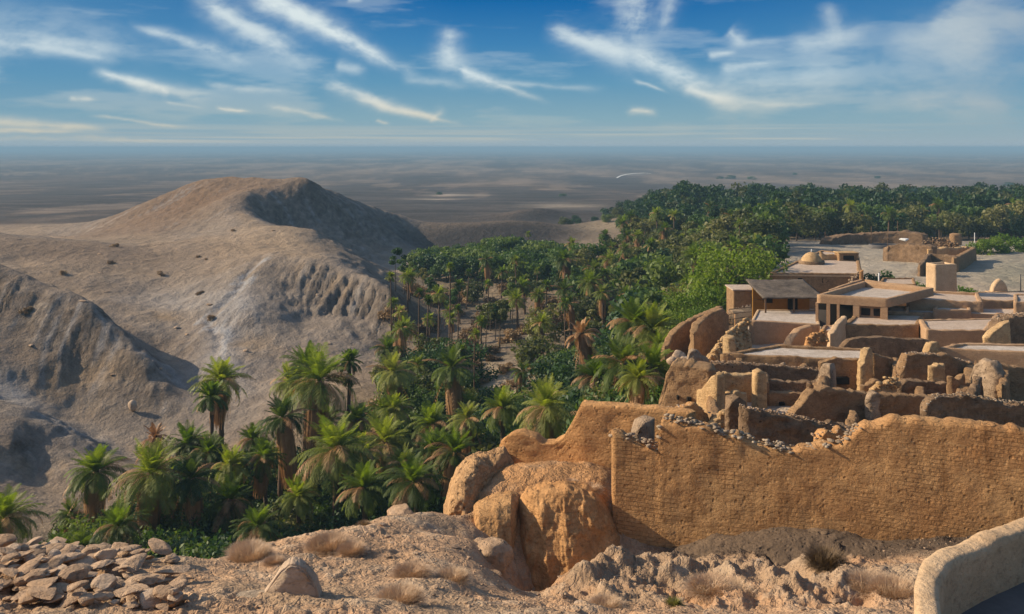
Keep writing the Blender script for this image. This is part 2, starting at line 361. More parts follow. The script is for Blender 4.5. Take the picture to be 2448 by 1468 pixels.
# left wall of the gorge: nearest knob
poly([(-30, 958, 82), (60, 975, 81), (130, 1010, 80), (190, 1050, 79), (250, 1090, 77), (310, 1130, 74)])
pts((40, 1060, 74), (30, 1150, 69), (0, 1230, 64), (120, 1120, 72.5), (160, 1220, 66), (230, 1200, 68), (300, 1180, 70), (60, 1280, 60.5), (-150, 1050, 72), (-150, 1200, 62), (-400, 1000, 66), (-400, 820, 74), (-150, 900, 82))
pts((95, 1060, 75.5), (88, 1130, 72.8))
# crease behind the knob, then the long spur
poly([(-40, 925, 88), (60, 950, 88), (150, 990, 87), (240, 1035, 85), (300, 1075, 82), (350, 1100, 79)])
poly([(-250, 520, 112), (-60, 612, 108), (0, 637, 106), (60, 655, 105), (110, 683, 104), (180, 700, 103), (250, 748, 101), (300, 800, 98), (350, 860, 95), (400, 930, 92), (430, 1000, 88)])
pts((0, 760, 99), (60, 830, 95), (0, 880, 91), (130, 800, 97), (150, 890, 92.5), (230, 860, 95), (260, 950, 90), (330, 960, 90), (330, 1040, 85), (200, 960, 89.5))
pts((-400, 560, 105), (-700, 600, 100), (-300, 700, 95), (-700, 760, 85))
# hollow behind the spur and the slope above it
poly([(-60, 636, 124), (40, 668, 122), (110, 705, 118), (170, 722, 114), (240, 765, 107), (300, 812, 102)])
poly([(-100, 545, 158), (0, 558, 155), (100, 574, 152), (250, 584, 150), (330, 600, 148), (400, 612, 144), (520, 612, 140), (600, 610, 134)])
pts((0, 612, 138), (120, 640, 131), (220, 660, 127), (220, 712, 117), (330, 645, 134), (330, 720, 119), (420, 660, 130), (420, 720, 119), (400, 760, 112.5), (330, 790, 107), (480, 670, 127), (500, 640, 133))
pts((400, 830, 105), (420, 880, 99), (460, 930, 95))
# ravine
poly([(628, 612, 131), (600, 645, 125), (565, 690, 118.5), (530, 730, 114), (500, 762, 111), (520, 800, 106), (530, 850, 101), (520, 900, 96.5), (500, 970, 90), (470, 1040, 84)])
pts((470, 720, 117), (450, 770, 111.5), (575, 745, 111.5), (560, 800, 107))
# near mesa: lip, face and foot
poly([(640, 622, 128), (690, 628, 126), (750, 622, 126), (820, 640, 124), (860, 655, 121.5), (900, 680, 118), (930, 720, 115.5), (945, 760, 114)])
pts((650, 690, 119), (740, 690, 120.5), (820, 700, 118.5), (880, 730, 116.5), (640, 760, 111), (730, 760, 114), (820, 770, 112.5), (900, 800, 111), (640, 830, 104), (720, 830, 105.5), (800, 840, 104.5), (880, 860, 104), (930, 850, 107), (600, 900, 97), (700, 900, 96), (800, 905, 95), (880, 915, 94), (560, 960, 91), (660, 960, 88), (760, 960, 85))
poly([(665, 542, 165), (700, 543, 164), (740, 546, 162), (752, 560, 156), (766, 588, 147), (830, 620, 139), (880, 646, 132), (925, 685, 125)], 30)
pts((500, 580, 152), (600, 565, 155), (650, 590, 142), (720, 590, 143), (560, 592, 145), (540, 555, 163))
# saddle and twin-topped hill
pts((450, 572, 165), (360, 582, 168), (250, 570, 185), (480, 555, 178), (560, 530, 178), (620, 540, 172))
poly([(200, 556, 235), (260, 524, 238), (330, 491, 240), (400, 463, 240), (450, 440, 240), (490, 429, 240), (540, 425, 238), (600, 428, 232), (650, 436, 224), (690, 435, 222), (738, 436, 222), (760, 448, 223), (778, 464, 224), (800, 478, 226), (860, 494, 234), (910, 505, 244), (962, 516, 254)], 30)
poly([(650, 436, 224), (625, 452, 214), (600, 468, 206), (575, 486, 199), (563, 496, 195), (590, 515, 186), (640, 532, 178)], 30)
pts((350, 530, 214), (430, 510, 212), (500, 490, 212), (560, 460, 217), (300, 555, 205), (430, 545, 192), (520, 515, 192), (470, 468, 226))
pts((700, 480, 215), (700, 520, 209), (760, 500, 217), (770, 560, 207), (820, 540, 218), (840, 600, 207), (900, 570, 224), (920, 640, 207), (960, 600, 224), (985, 560, 243), (990, 640, 205), (680, 560, 203), (780, 610, 198), (860, 650, 196), (950, 665, 190))
# back of the hill drops to the plain
z_pts([100, 300, 500], 290, -25); z_pts([640, 760, 900], 275, -25); z_pts([1000], 300, -25.8); z_pts([150], 240, -23.8); z_pts([-100, -500], 220, -22.5); z_pts([-100, -500, 60], 185, -20.0); z_pts([-800], 150, -18)
# low dark scarp and cone at the edge of the plain
poly([(975, 522, 258), (1040, 535, 252), (1110, 540, 248), (1200, 535, 246), (1280, 534, 246), (1340, 548, 244)], 30)
pts((1040, 574, 240), (1120, 580, 237), (1200, 578, 236), (1290, 578, 235), (1330, 578, 234), (1000, 585, 238), (1120, 590, 222), (1250, 588, 222))
z_pts([1050, 1200, 1350], 275, -25)
pts((1230, 510, 330), (1290, 497, 335), (1340, 508, 332), (1210, 530, 315), (1300, 532, 305), (1380, 524, 318), (1180, 520, 330))
z_pts([1250, 1400], 365, -27)
pts((1420, 528, 268), (1480, 520, 275), (1400, 548, 250), (1480, 545, 246))
for px in (-900, -300, 0, 300, 600, 900, 1150, 1500, 1900, 2400, 2900, 3400):
    z_pts([px], 420, -28.5); z_pts([px], 700, -33); z_pts([px], 1100, -36)
z_pts([2700, 3400], 420, -26)

S = np.array(S)
Su = (S[:, 0]-HX)/F; Sv = np.log(S[:, 2]); Sz = -(S[:, 1]-HY)/F*S[:, 2]
# drop near-duplicates
keep = []
for i in range(len(S)):
    if all((Su[i]-Su[j])**2+(Sv[i]-Sv[j])**2 > 0.006**2 for j in keep): keep.append(i)
Su, Sv, Sz = Su[keep], Sv[keep], Sz[keep]
CC = 0.02
def _phi(du, dv): return np.sqrt(du*du+dv*dv+CC*CC)
n = len(Su)
A = np.zeros((n+3, n+3)); A[:n, :n] = _phi(Su[:, None]-Su[None], Sv[:, None]-Sv[None])
A[:n, :n] -= np.eye(n)*0.0006      # a little smoothing
A[:n, n] = 1; A[:n, n+1] = Su; A[:n, n+2] = Sv; A[n:, :n] = A[:n, n:].T
W = np.linalg.solve(A, np.concatenate([Sz, [0, 0, 0]]))
def base_z(u, v):
    out = np.empty(u.size); uf, vf = u.ravel(), v.ravel()
    for k in range(0, uf.size, 20000):
        a, b = uf[k:k+20000], vf[k:k+20000]
        out[k:k+20000] = _phi(a[:, None]-Su[None], b[:, None]-Sv[None])@W[:n]+W[n]+W[n+1]*a+W[n+2]*b
    return out.reshape(u.shape)
def sstep(a, b, x):
    t = np.clip((x-a)/(b-a), 0, 1); return t*t*(3-2*t)

cols_px = np.concatenate([np.arange(-1000, -100, 25), np.arange(-100, 2560, 5), np.arange(2560, 3500, 25)]).astype(float)
rows_D = np.concatenate([np.geomspace(2.0, 9.0, 40, endpoint=False), np.geomspace(9, 300, 640, endpoint=False), np.geomspace(300, 900, 70, endpoint=False), np.geomspace(900, 16000, 60)])
GU = (cols_px-HX)/F; GV = np.log(rows_D)
U, V_ = np.meshgrid(GU, GV); DD = np.exp(V_); X = U*DD; Y = DD.copy(); PX = U*F+HX
Z = base_z(U, np.minimum(V_, math.log(1100)))
flat = sstep(700, 1100, DD); Z = Z*(1-flat)+(-36.0)*flat
Z = np.maximum(Z, np.where(DD < 300, -28.6, -60))
# --- where the hill country is
def blob(px, D, rpx, rv):
    return np.exp(-((PX-px)/rpx)**2-((V_-math.log(D))/rv)**2)
hill = sstep(60, 72, DD+0*PX)*sstep(300, 262, DD)*sstep(1010, 930, PX-np.clip(DD-200, 0, 60)*1.2)
floor_line = np.interp(DD, [55, 66, 80, 95, 110, 118, 140, 190], [140, 330, 560, 900, 945, 935, 925, 960])
hill = hill*sstep(25, -25, PX-floor_line+18*fbm(xyz(X*.2, Y*.2), 3)*6)
hill = np.where(DD > 190, sstep(60, 72, DD)*sstep(300, 262, DD)*sstep(1040, 960, PX), hill)
fore = sstep(27, 21, DD-np.clip((PX-1000)/60, 0, 5))
# --- gullies: noise smeared along the fall line
def grad(Zg):
    Zu = np.gradient(Zg, axis=1)/np.gradient(U, axis=1); Zv = np.gradient(Zg, axis=0)/np.gradient(V_, axis=0)
    return Zu/Y, (Zv-U*Zu)/Y
gx, gy = grad(Z); sl = np.hypot(gx, gy)
idx = np.where((hill > .03))
def look(Ag, x, y):
    u = x/y; v = np.log(y)
    j = np.clip(np.searchsorted(GU, u), 0, len(GU)-1); i = np.clip(np.searchsorted(GV, v), 0, len(GV)-1)
    return Ag[i, j]
acc = np.zeros(len(idx[0])); acc2 = acc.copy(); acc3 = acc.copy(); wsum = 0
for sgn in (1, -1):
    x = X[idx].copy(); y = Y[idx].copy()
    for k in range(26):
        w = 1-abs(k)/27
        acc += w*vnoise(xyz(x*.42, y*.42, 3)); acc2 += w*vnoise(xyz(x*1.25, y*1.25, 8)); acc3 += w*vnoise(xyz(x*3.0, y*3.0, 5)); wsum += w
        a = look(gx, x, y); b = look(gy, x, y); nn = np.hypot(a, b)+1e-6; st = 0.38*sgn*np.minimum(1, nn*3)
        x = x-a/nn*st; y = np.maximum(y-b/nn*st, 3)
acc /= wsum; acc2 /= wsum; acc3 /= wsum
G1 = np.zeros_like(Z); G2 = np.zeros_like(Z); G3 = np.zeros_like(Z); G1[idx] = acc; G2[idx] = acc2; G3[idx] = acc3
steep = sstep(.12, .75, sl)
P3 = xyz(X, Y)
cliff = np.clip(blob(790, 117, 190, .07)*1.3+blob(850, 212, 130, .10)+blob(60, 76, 90, .08)*.6+blob(150, 96, 170, .05)*.7, 0, 1.3)
patch = sstep(-.25, .3, fbm(xyz(X*.045, Y*.045, 77), 3))*.85+.15; G2m = G2*1.0
Z = Z+hill*(steep*(-np.abs(G1)*2.2+.35)*.34*(.5+cliff)+patch*steep*(.25-1.5*np.exp(-((G2+.05*fbm(P3*.5, 3))/.06)**2))*.42*(.2+cliff)+(.3+.7*patch)*steep*(.2-1.1*np.exp(-(G3/.08)**2))*.28*(.4+cliff)+steep*(-np.abs(G3)*2.4+.2)*.25*cliff)
Z = Z+hill*(fbm(P3*.16, 4)*.5+fbm(P3*.7, 4)*.22*(0.3+steep))
zs = Z+.8*fbm(P3*.06, 3); lay_ = np.abs((zs*.62) % 1-.5)*2; Z = Z+hill*steep*(.25+cliff)*.20*(sstep(.25, .75, lay_)-.5)*patch[::1]+hill*cliff*steep*.10*np.sin(Z*7+2*fbm(P3*.1, 3))   # ledges of harder beds
ridge_n = ridged(xyz(X*.30, Y*.30, 40), 4); Z = Z+hill*.30*(ridge_n-.2)*(.25+steep)
trk = np.interp(DD, [84, 97, 106, 111, 118, 131], [470, 520, 520, 500, 565, 628])
Z = Z-hill*.36*np.exp(-((PX-trk-14*G3)/13)**2)*sstep(98, 108, DD)*sstep(134, 128, DD)
# --- near ground: clods, runnels, grit
f1 = fbm(xyz(X*.55, Y*.55), 4); f2 = fbm(xyz(X*2.4, Y*2.4, 4), 4); f3 = ridged(xyz(X*5.5, Y*5.5, 2), 3); f4 = fbm(xyz(X*13, Y*13, 6), 3)
rough = .35+.65*sstep(-.25, .35, fbm(xyz(X*.35, Y*.35, 9), 3))
rugged = sstep(1250, 1420, PX)*sstep(2150, 2050, PX)*sstep(14, 15.5, DD)*sstep(20.8, 19.2, DD)
Z = Z+fore*(f1*.16+f2*.10*rough+f3*.035*rough+f4*.035*rough)
bump_ridge = np.abs(fbm(xyz(X*.95-Y*.25, Y*.55+X*.2, 21), 4))
Z = Z+rugged*(.27*(.28-bump_ridge)*2.0+f2*.17+f4*.05)
mid = (1-fore)*(1-hill)*sstep(300, 200, DD)
Z = Z+mid*(fbm(P3*.25, 3)*.25+f2*.07*sstep(90, 40, DD))
shelf = sstep(-14, 10, PX-np.interp(DD, [25, 40, 60, 75, 95, 150], [1640, 1610, 1700, 1800, 1840, 1850]))*sstep(26, 30, DD)*sstep(172, 160, DD)
Z = Z+sstep(250, 450, DD)*sstep(3000, 900, DD)*fbm(xyz(X*.012, Y*.004), 4)*1.1
ROW = HY-Z*F/DD
# --- soil colours, plus shade painted at the wall foot and the scarp
def C(*a): return np.array(a, float)
grey = C(.255, .203, .158); tan = C(.33, .24, .16); ochre = C(.31, .21, .12); pale = C(.36, .33, .305); umber = C(.185, .13, .09)
col = np.zeros(Z.shape+(3,)); col[:] = C(.20, .150, .105)
def lay(c, w): col[:] = col*(1-w[..., None])+c*w[..., None]
n1 = fbm(P3*.05, 4); n2 = fbm(P3*.3, 4)
plain = sstep(215, 290, DD)
lay(C(.125, .092, .07), plain)
pn = fbm(xyz(X*.010, Y*.0022, 3), 5)
lay(C(.065, .055, .05), plain*sstep(.0, .3, pn)*.8); lay(C(.235, .17, .12), plain*sstep(-.05, -.35, pn)*.7)
pn2 = fbm(xyz(X*.035, Y*.010, 13), 5); lay(C(.07, .058, .05), plain*sstep(.1, .35, pn2)*.6); lay(C(.26, .19, .135), plain*sstep(-.15, -.4, pn2)*.5)
lay(C(.15, .12, .08), mid*sstep(.0, .3, n2)*(1-plain)*.7); lay(C(.30, .22, .14), mid*sstep(.05, .4, n1)*(1-plain)*.5)
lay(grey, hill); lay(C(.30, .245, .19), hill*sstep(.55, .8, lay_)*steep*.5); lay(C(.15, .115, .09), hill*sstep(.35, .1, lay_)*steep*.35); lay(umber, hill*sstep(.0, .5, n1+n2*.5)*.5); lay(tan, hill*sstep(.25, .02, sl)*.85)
lay(C(.20, .12, .068), hill*blob(440, 222, 260, .14)*.9); lay(C(.36, .26, .17), hill*blob(640, 145, 170, .12)*.8)
lay(C(.19, .135, .095), hill*blob(180, 145, 330, .09)*.85)
lay(pale, hill*np.clip(blob(560, 113, 60, .05)+blob(540, 100, 75, .09)*.9+blob(40, 88, 90, .03)+blob(170, 82, 90, .035)+blob(420, 118, 120, .05)*.6, 0, 1)*.75)
lay(ochre, hill*np.clip(blob(250, 93, 110, .05)+blob(600, 104, 50, .05)+blob(150, 90, 80, .04)*.8+blob(390, 113, 60, .02), 0, 1)*(.45+.4*np.clip(n2*2, -1, 1)))
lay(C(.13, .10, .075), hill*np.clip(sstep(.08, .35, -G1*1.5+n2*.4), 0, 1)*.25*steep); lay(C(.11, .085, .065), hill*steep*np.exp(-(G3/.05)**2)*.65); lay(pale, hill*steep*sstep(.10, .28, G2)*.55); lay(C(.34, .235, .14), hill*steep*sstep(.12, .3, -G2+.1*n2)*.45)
lay(C(.36, .345, .335), hill*np.exp(-((PX-np.interp(DD, [84, 97, 106, 111, 118, 131], [470, 520, 520, 500, 565, 628])-14*G2*8)/10)**2)*sstep(92, 100, DD)*sstep(133, 128, DD)*.8)
fc = C(.47, .295, .175); lay(fc, fore); lay(C(.40, .215, .11), fore*rugged*.45); lay(C(.44, .25, .13), fore*blob(1340, 18.5, 160, .18)*.7)
lay(C(.36, .26, .17), fore*sstep(.05, .4, f1)*.6); lay(C(.54, .40, .27), fore*sstep(.15, .5, f2)*.5); lay(C(.22, .15, .10), fore*sstep(.22, .5, f4-f3*.25)*.55)
lay(C(.075, .056, .043), sstep(-2.0, -1.1, DD-np.interp(PX, [1458, 2460], [21.6, 18.9])+.5*f2)*sstep(24, 22.5, DD)*sstep(1500, 1640, PX)*.92)  # shadow along the long wall's foot, painted into the ground colour
lay(C(.47, .245, .105), fore*sstep(1090, 1150, PX)*sstep(1475, 1440, PX)*sstep(20.6, 21.0, DD)*sstep(26, 24.5, DD)*(.92-.25*np.clip(f2*2, 0, 1))); lay(C(.45, .345, .25), shelf); lay(C(.32, .275, .21), shelf*sstep(90, 110, DD)*.8); lay(C(.30, .25, .19), shelf*sstep(-.1, .25, n2)*.4)
lay(C(.48, .40, .30), shelf*blob(2150, 118, 200, .12)*.5); lay(C(.23, .22, .15), shelf*blob(2420, 104, 90, .18)*.5)
lay(C(.42, .32, .215), blob(1180, 86, 110, .09)*.9*(1-hill)); lay(C(.42, .33, .23), blob(1255, 150, 50, .04)*.8)
lay(C(.36, .27, .17), blob(1450, 255, 75, .09)*.7); lay(C(.05, .043, .04), (blob(1165, 238, 210, .045)*1.5+blob(1290, 318, 90, .045)*1.3).clip(0, 1)*.95*(DD > 215)*sstep(252, 246, DD-80*(DD > 290)))  # scarp's shaded side painted dark; the cone is darkened as well
# far flats: pale track, salt pans, scrub lines
def streak(px, py, wpx, hpx, c, w):
    w = w*.75; wpx = wpx*1.1
    lay(c, (plain*w*np.exp(-((PX-px)/wpx)**2-((ROW-py)/hpx)**2)*sstep(-.25, .25, fbm(xyz(X*.03, Y*.009, px*.01), 4))).clip(0, 1))
for a in [(1080, 466, 60, 2.5, C(.45, .36, .27), .9), (1110, 482, 70, 5, C(.07, .06, .055), .9), (1200, 470, 190, 2, C(.06, .055, .05), .8), (1330, 470, 80, 2, C(.05, .05, .045), .8), (1260, 487, 130, 3, C(.08, .07, .06), .6), (1040, 476, 60, 2, C(.5, .4, .3), .8), (1350, 492, 90, 6, C(.42, .33, .23), .6),
          (1512, 417, 24, 1.4, C(.72, .70, .66), 1.), (1770, 428, 35, 1.6, C(.03, .035, .03), 1.), (1560, 424, 60, 1.6, C(.08, .08, .08), .7), (2410, 443, 18, 2, C(.03, .03, .03), 1.), (60, 412, 45, 1.5, C(.48, .40, .3), .6), (2100, 426, 20, 1.2, C(.05, .06, .05), .9), (1760, 361, 130, 1.2, C(.04, .05, .07), .8),
          (60, 520, 160, 6, C(.08, .065, .055), .7), (150, 508, 120, 4, C(.34, .24, .16), .6), (90, 540, 140, 5, C(.33, .23, .15), .5), (400, 470, 120, 3, C(.1, .08, .07), .4)]:
    streak(*a)
col = col.clip(.01, .9)
Zw = Z+CZ
nr, nc = Z.shape
ii = np.arange(nr-1)[:, None]*nc; jj = np.arange(nc-1)[None]
Qd = np.stack([ii+jj, ii+jj+1, ii+nc+jj+1, ii+nc+jj], -1).reshape(-1, 4)
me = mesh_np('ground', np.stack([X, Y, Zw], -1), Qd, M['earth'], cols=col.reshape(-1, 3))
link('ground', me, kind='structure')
def tz(x, y):
    u = x/y; v = math.log(max(y, 2.01))
    j = min(max(int(np.searchsorted(GU, u))-1, 0), nc-2); i = min(max(int(np.searchsorted(GV, v))-1, 0), nr-2)
    a = min(max((u-GU[j])/(GU[j+1]-GU[j]), 0), 1); b = min(max((v-GV[i])/(GV[i+1]-GV[i]), 0), 1)
    return float((Zw[i, j]*(1-a)+Zw[i, j+1]*a)*(1-b)+(Zw[i+1, j]*(1-a)+Zw[i+1, j+1]*a)*b)
def gp(px, D):
    x = (px-HX)/F*D; return np.array([x, D, tz(x, D)])
def seen(px, D, z):      # is a point above the ground line of sight (rough)
    for d in np.geomspace(max(D*.25, 6), D*.97, 24):
        x = (px-HX)/F*d
        if tz(x, d) > CZ+(z-CZ)*d/D+.05: return False
    return True
# ------------------------------------------------------------------ mud walls: a thick wall swept along a line on the ground
def sweep(path, thick, closed=False, res=.16, rough=.06, jag=.08, seed=0, batter=.12, round_top=.3, vmax=26, endr=.16, groove=0.0):
    """path: (x, y, z_top, z_foot) along the outer face, thickness goes to the left of the direction of travel"""
    path = [np.asarray(p, float) for p in path]
    if closed: path = path+[path[0]]
    seg = []
    for a, b in zip(path[:-1], path[1:]):
        n_ = max(2, int(np.linalg.norm(b[:2]-a[:2])/res)); t = np.linspace(0, 1, n_, endpoint=False)[:, None]
        seg.append(a+(b-a)*t)
    if not closed: seg.append(path[-1][None])
    Q = np.concatenate(seg); N = len(Q)
    nx = np.roll(Q, -1, 0); pv = np.roll(Q, 1, 0)
    if not closed: nx[-1] = Q[-1]; pv[0] = Q[0]
    t = (nx-pv)[:, :2]; t /= np.linalg.norm(t, axis=1, keepdims=True)+1e-9
    nb = np.stack([-t[:, 1], t[:, 0]], 1)
    s = np.concatenate([[0], np.cumsum(np.linalg.norm(np.diff(Q[:, :2], axis=0), axis=1))])
    if jag > 0:
        zt = Q[:, 2]+jag*(fbm(xyz(s*1.1, seed*7.7, 1.), 3)*1.5+fbm(xyz(s*5, seed*3.3, 2.), 3)*1.0+.55*_hash(np.floor(s/.31).astype(np.int64), np.full(len(s), seed), np.zeros(len(s), np.int64)))
    else: zt = Q[:, 2]+.012*fbm(xyz(s*1.2, seed, 3.), 3)
    if jag > .04 and rough > .05: zt = zt*.62+.38*(np.floor(zt/.17+.5*_hash(np.floor(s/.23).astype(np.int64), np.full(len(s), seed+5), np.zeros(len(s), np.int64)))*.17+.05)
    zf = Q[:, 3]; H = np.maximum(zt-zf, .15)
    Mv = int(np.clip(np.max(H)/res, 3, vmax))
    if closed: ef = np.ones(N)
    else:
        e = np.minimum(s, s[-1]-s)/max(min(thick*.5, endr), .05); ef = np.sqrt(np.clip(1-(1-np.clip(e, 0, 1))**2, 0, 1)); ef[0] = ef[-1] = 0.0
    up = np.linspace(0, 1, Mv+1)
    off = []; hh = []
    for k_ in up: off.append(-batter*(1-k_)); hh.append(k_)
    off[-1] = 0.0; hh[-1] = .985; off.append(thick*.05); hh.append(1.0)
    for k_ in (.3, .5, .7): off.append(thick*k_); hh.append(1+.012*round_top)
    back = []
    for k_ in up[::-1]: back.append((thick+batter*(1-k_), k_))
    back = [(thick*.95, 1.0), (thick, .985)]+back[1:]
    off += [b[0] for b in back]; hh += [b[1] for b in back]
    off = np.array(off); hh = np.array(hh); K = len(off)
    mid_ = thick/2
    O = mid_+(off[None]-mid_)*ef[:, None]
    V = np.empty((N, K, 3))
    V[..., 0] = Q[:, None, 0]+nb[:, None, 0]*O; V[..., 1] = Q[:, None, 1]+nb[:, None, 1]*O
    V[..., 2] = zf[:, None]+H[:, None]*hh[None]
    side = np.sign(off-mid_)[None]*ef[:, None]
    d = fbm(V*np.array([.9, .9, 1.3])+seed*5.1, 3)*rough*.9+fbm(V*np.array([3.2, 3.2, 4.6])+seed*3.1, 4)*rough*.9+(ridged(V*np.array([5, 5, 8.])+seed*2.3, 3)-.2)*rough*.35
    if rough > .025:
        cell = np.floor(np.stack([(V[..., 0]+V[..., 1])/.42+.5*(np.floor(V[..., 2]/.19) % 2), V[..., 2]/.19, V[..., 0]*0+seed], -1)).astype(np.int64)
        d = d+rough*.30*_hash(cell[..., 0], cell[..., 1], cell[..., 2])
    if groove: d = d-np.abs(fbm(V*np.array([2.6, 2.6, .35])+seed, 4))*groove+groove*.2
    V[..., 0] += nb[:, None, 0]*d*side; V[..., 1] += nb[:, None, 1]*d*side
    V[..., 2] += fbm(V*3.0+seed*1.1+40, 3)*rough*.7*(hh[None] > .5)
    ni = N if closed else N-1
    i = np.arange(ni)[:, None]; j = np.arange(K-1)[None]; i2 = (i+1) % N
    F4 = np.stack([i*K+j, i2*K+j, i2*K+j+1, i*K+j+1], -1).reshape(-1, 4)
    return V.reshape(-1, 3), F4
def rebase(V):
    o = np.array([V[:, 0].mean(), V[:, 1].mean(), V[:, 2].min()]); return V-o, o
def wall_line(prof, foot=None, sink=.35):
    """prof: (photo column, photo row of the top, distance)"""
    out = []
    for (px, py, D) in prof:
        p = P(px, py, D); f = tz(p[0], p[1])-sink
        if foot is not None: f = min(f, CZ+foot)
        out.append((p[0], p[1], p[2], f))
    return out
def ruin(name, label, prof, thick=.5, mat='adobe', cat='wall', rough=.06, jag=.1, seed=1, foot=None, group=None, batter=.12, res=.16, coping=None, crop=0.0, vmax=26, endr=.09, groove=0.0, coping_n=None):
    line = wall_line(prof, foot)
    V, Fq = sweep(line, thick, False, res, rough, jag, seed, batter, vmax=vmax, endr=endr, groove=groove)
    V, o = rebase(V)
    me = mesh_np(name, V, Fq, M[mat], smooth=rough < .05)
    if coping or crop:
        root = empty(name, o, label, cat, group); link('wall_body', me, root)
        if coping: link('stone_coping', coping_mesh(line if coping_n is None else line[:coping_n], thick, seed, o, coping, 44 if coping_n else 26, .10 if coping_n else .07), root)
    else:
        root = link(name, me, None, o, label, cat, group)
    return root, o
ICO = None
def ico(sub=2):
    bm = bmesh.new(); bmesh.ops.create_icosphere(bm, subdivisions=sub, radius=1.0)
    V = np.array([v.co[:] for v in bm.verts]); T = np.array([[v.index for v in f.verts] for f in bm.faces]); bm.free(); return V, T
ICO1 = ico(1); ICO2 = ico(2); ICO3 = ico(3); ICO4 = ico(4)
def stone_shape(seed, sx=1., sy=.8, sz=.55, I=None, facets=7, rough=.10):
    V, T = (I or ICO3); V = V.copy(); r = np.random.default_rng(seed)
    for k in range(facets):      # planes knocked off the lump make it angular
        n_ = r.normal(size=3); n_ /= np.linalg.norm(n_); d = r.uniform(.55, .85)
        e = V@n_-d; V -= np.clip(e, 0, None)[:, None]*n_*.92
    V *= 1+rough*fbm(V*2.3+seed*3.7, 4)[:, None]
    return V*np.array([sx, sy, sz]), T
def coping_mesh(line, thick, seed, o, mat, dens=26, big=.075):
    mb = MB(); r = np.random.default_rng(seed+90)
    for a, b in zip(line[:-1], line[1:]):
        a = np.array(a); b = np.array(b); L = np.linalg.norm(b[:2]-a[:2]); n_ = max(2, int(L*dens))
        t2 = (b-a)[:2]/max(L, 1e-6); nb = np.array([-t2[1], t2[0]])
        for k in range(n_):
            q = a+(b-a)*r.uniform(); off = r.uniform(-.02, 1.0)*thick; sc = r.uniform(.03, big)
            V, T = stone_shape(int(r.integers(40)), 1.3, .9, .42, ICO1); an = r.uniform(0, 6.28); c, s_ = math.cos(an), math.sin(an)
            V = V@np.array([[c, s_, 0], [-s_, c, 0], [0, 0, 1]])*sc
            mb.add(V+np.array([q[0]+nb[0]*off, q[1]+nb[1]*off, q[2]+r.uniform(-.03, .035)])-o, (), T)
    return mb.build('stone_coping', M[mat], smooth=False)
def bev_box(name, parent, a, b, mat, rot=0., bevel=.02, rough=.0, **kw):
    bm = bmesh.new(); bmesh.ops.create_cube(bm, size=1.0)
    a = np.array(a, float); b = np.array(b, float); c = (a+b)/2; s = np.abs(b-a)
    for v in bm.verts: v.co = Vector((v.co.x*s[0], v.co.y*s[1], v.co.z*s[2]))
    bmesh.ops.bevel(bm, geom=list(bm.edges), offset=min(bevel, s.min()*.3), segments=2, affect='EDGES')
    bmesh.ops.rotate(bm, verts=bm.verts, cent=(0, 0, 0), matrix=Matrix.Rotation(rot, 3, 'Z'))
    me = bpy.data.meshes.new(name); bm.to_mesh(me); bm.free(); me.materials.append(M[mat])
    return link(name, me, parent, tuple(c), **kw)
def flat_at(px, py, Zr):      # point of a level surface at height Zr (relative to the eye)
    D = -Zr*F/(py-HY); return np.array([(px-HX)/F*D, D, CZ+Zr])
def sheet(poly2, z, seed=0, amp=.05, o=(0, 0, 0), step=.45):
    """level surface filling a polygon, slightly uneven"""
    bm = bmesh.new(); vs_ = [bm.verts.new((p[0], p[1], 0)) for p in poly2]; bm.faces.new(vs_)
    xs = [p[0] for p in poly2]; ys = [p[1] for p in poly2]
    for ax, lo, hi in ((0, min(xs), max(xs)), (1, min(ys), max(ys))):
        for q in np.arange(lo+step, hi, step):
            nrm = Vector((1, 0, 0)) if ax == 0 else Vector((0, 1, 0)); co_ = Vector((q, 0, 0)) if ax == 0 else Vector((0, q, 0))
            bmesh.ops.bisect_plane(bm, geom=bm.verts[:]+bm.edges[:]+bm.faces[:], plane_co=co_, plane_no=nrm)
    W_ = np.array([v.co[:] for v in bm.verts]); dz = amp*fbm(xyz(W_[:, 0]*.6, W_[:, 1]*.6, seed), 3)+amp*.4*fbm(xyz(W_[:, 0]*3, W_[:, 1]*3, seed), 3)
    for v, d in zip(bm.verts, dz): v.co = Vector((v.co.x-o[0], v.co.y-o[1], z+d-o[2]))
    bm.normal_update()
    for f in bm.faces:
        f.smooth = True
        if f.normal.z < 0: f.normal_flip()
    me = bpy.data.meshes.new('sheet'); bm.to_mesh(me); bm.free(); return me
def inset(poly2, d):
    p = np.array(poly2); n_ = len(p); out = []
    for i in range(n_):
        a, b, c = p[i-1], p[i], p[(i+1) % n_]
        t1 = (b-a)/np.linalg.norm(b-a); t2 = (c-b)/np.linalg.norm(c-b)
        n1 = np.array([-t1[1], t1[0]]); n2 = np.array([-t2[1], t2[0]]); m_ = n1+n2; m_ /= np.linalg.norm(m_)
        out.append(b+m_*d/max(.35, m_@n1))
    return out
def house(name, label, corners, zr, mat='plaster', roof='roof', par=.25, thick=.3, foot=None, seed=1, cat='house', group=None, rough=.045, jag=0.035, roof_drop=None):
    """corners counter-clockwise from the near left, as photo column/row pairs on a level roof edge at height zr"""
    c3 = [flat_at(px, py, zr) for px, py in corners]
    c2 = [p[:2] for p in c3]
    ff = min(tz(p[0], p[1]) for p in c3)-.4 if foot is None else CZ+foot
    line = [(p[0], p[1], CZ+zr, ff) for p in c3]
    V, Fq = sweep(line, thick, True, .22, rough, jag, seed, .06, .3, vmax=14)
    o = np.array([np.mean([p[0] for p in c2]), np.mean([p[1] for p in c2]), ff+.3]); V = V-o
    root = empty(name, o, label, cat, group)
    link('wall', mesh_np('wall', V, Fq, M[mat]), root)
    me = sheet(inset(c2, thick*.5), CZ+zr-par, seed, .03, o); me.materials.append(M[roof]); link('roof', me, root)
    return root, o, c3
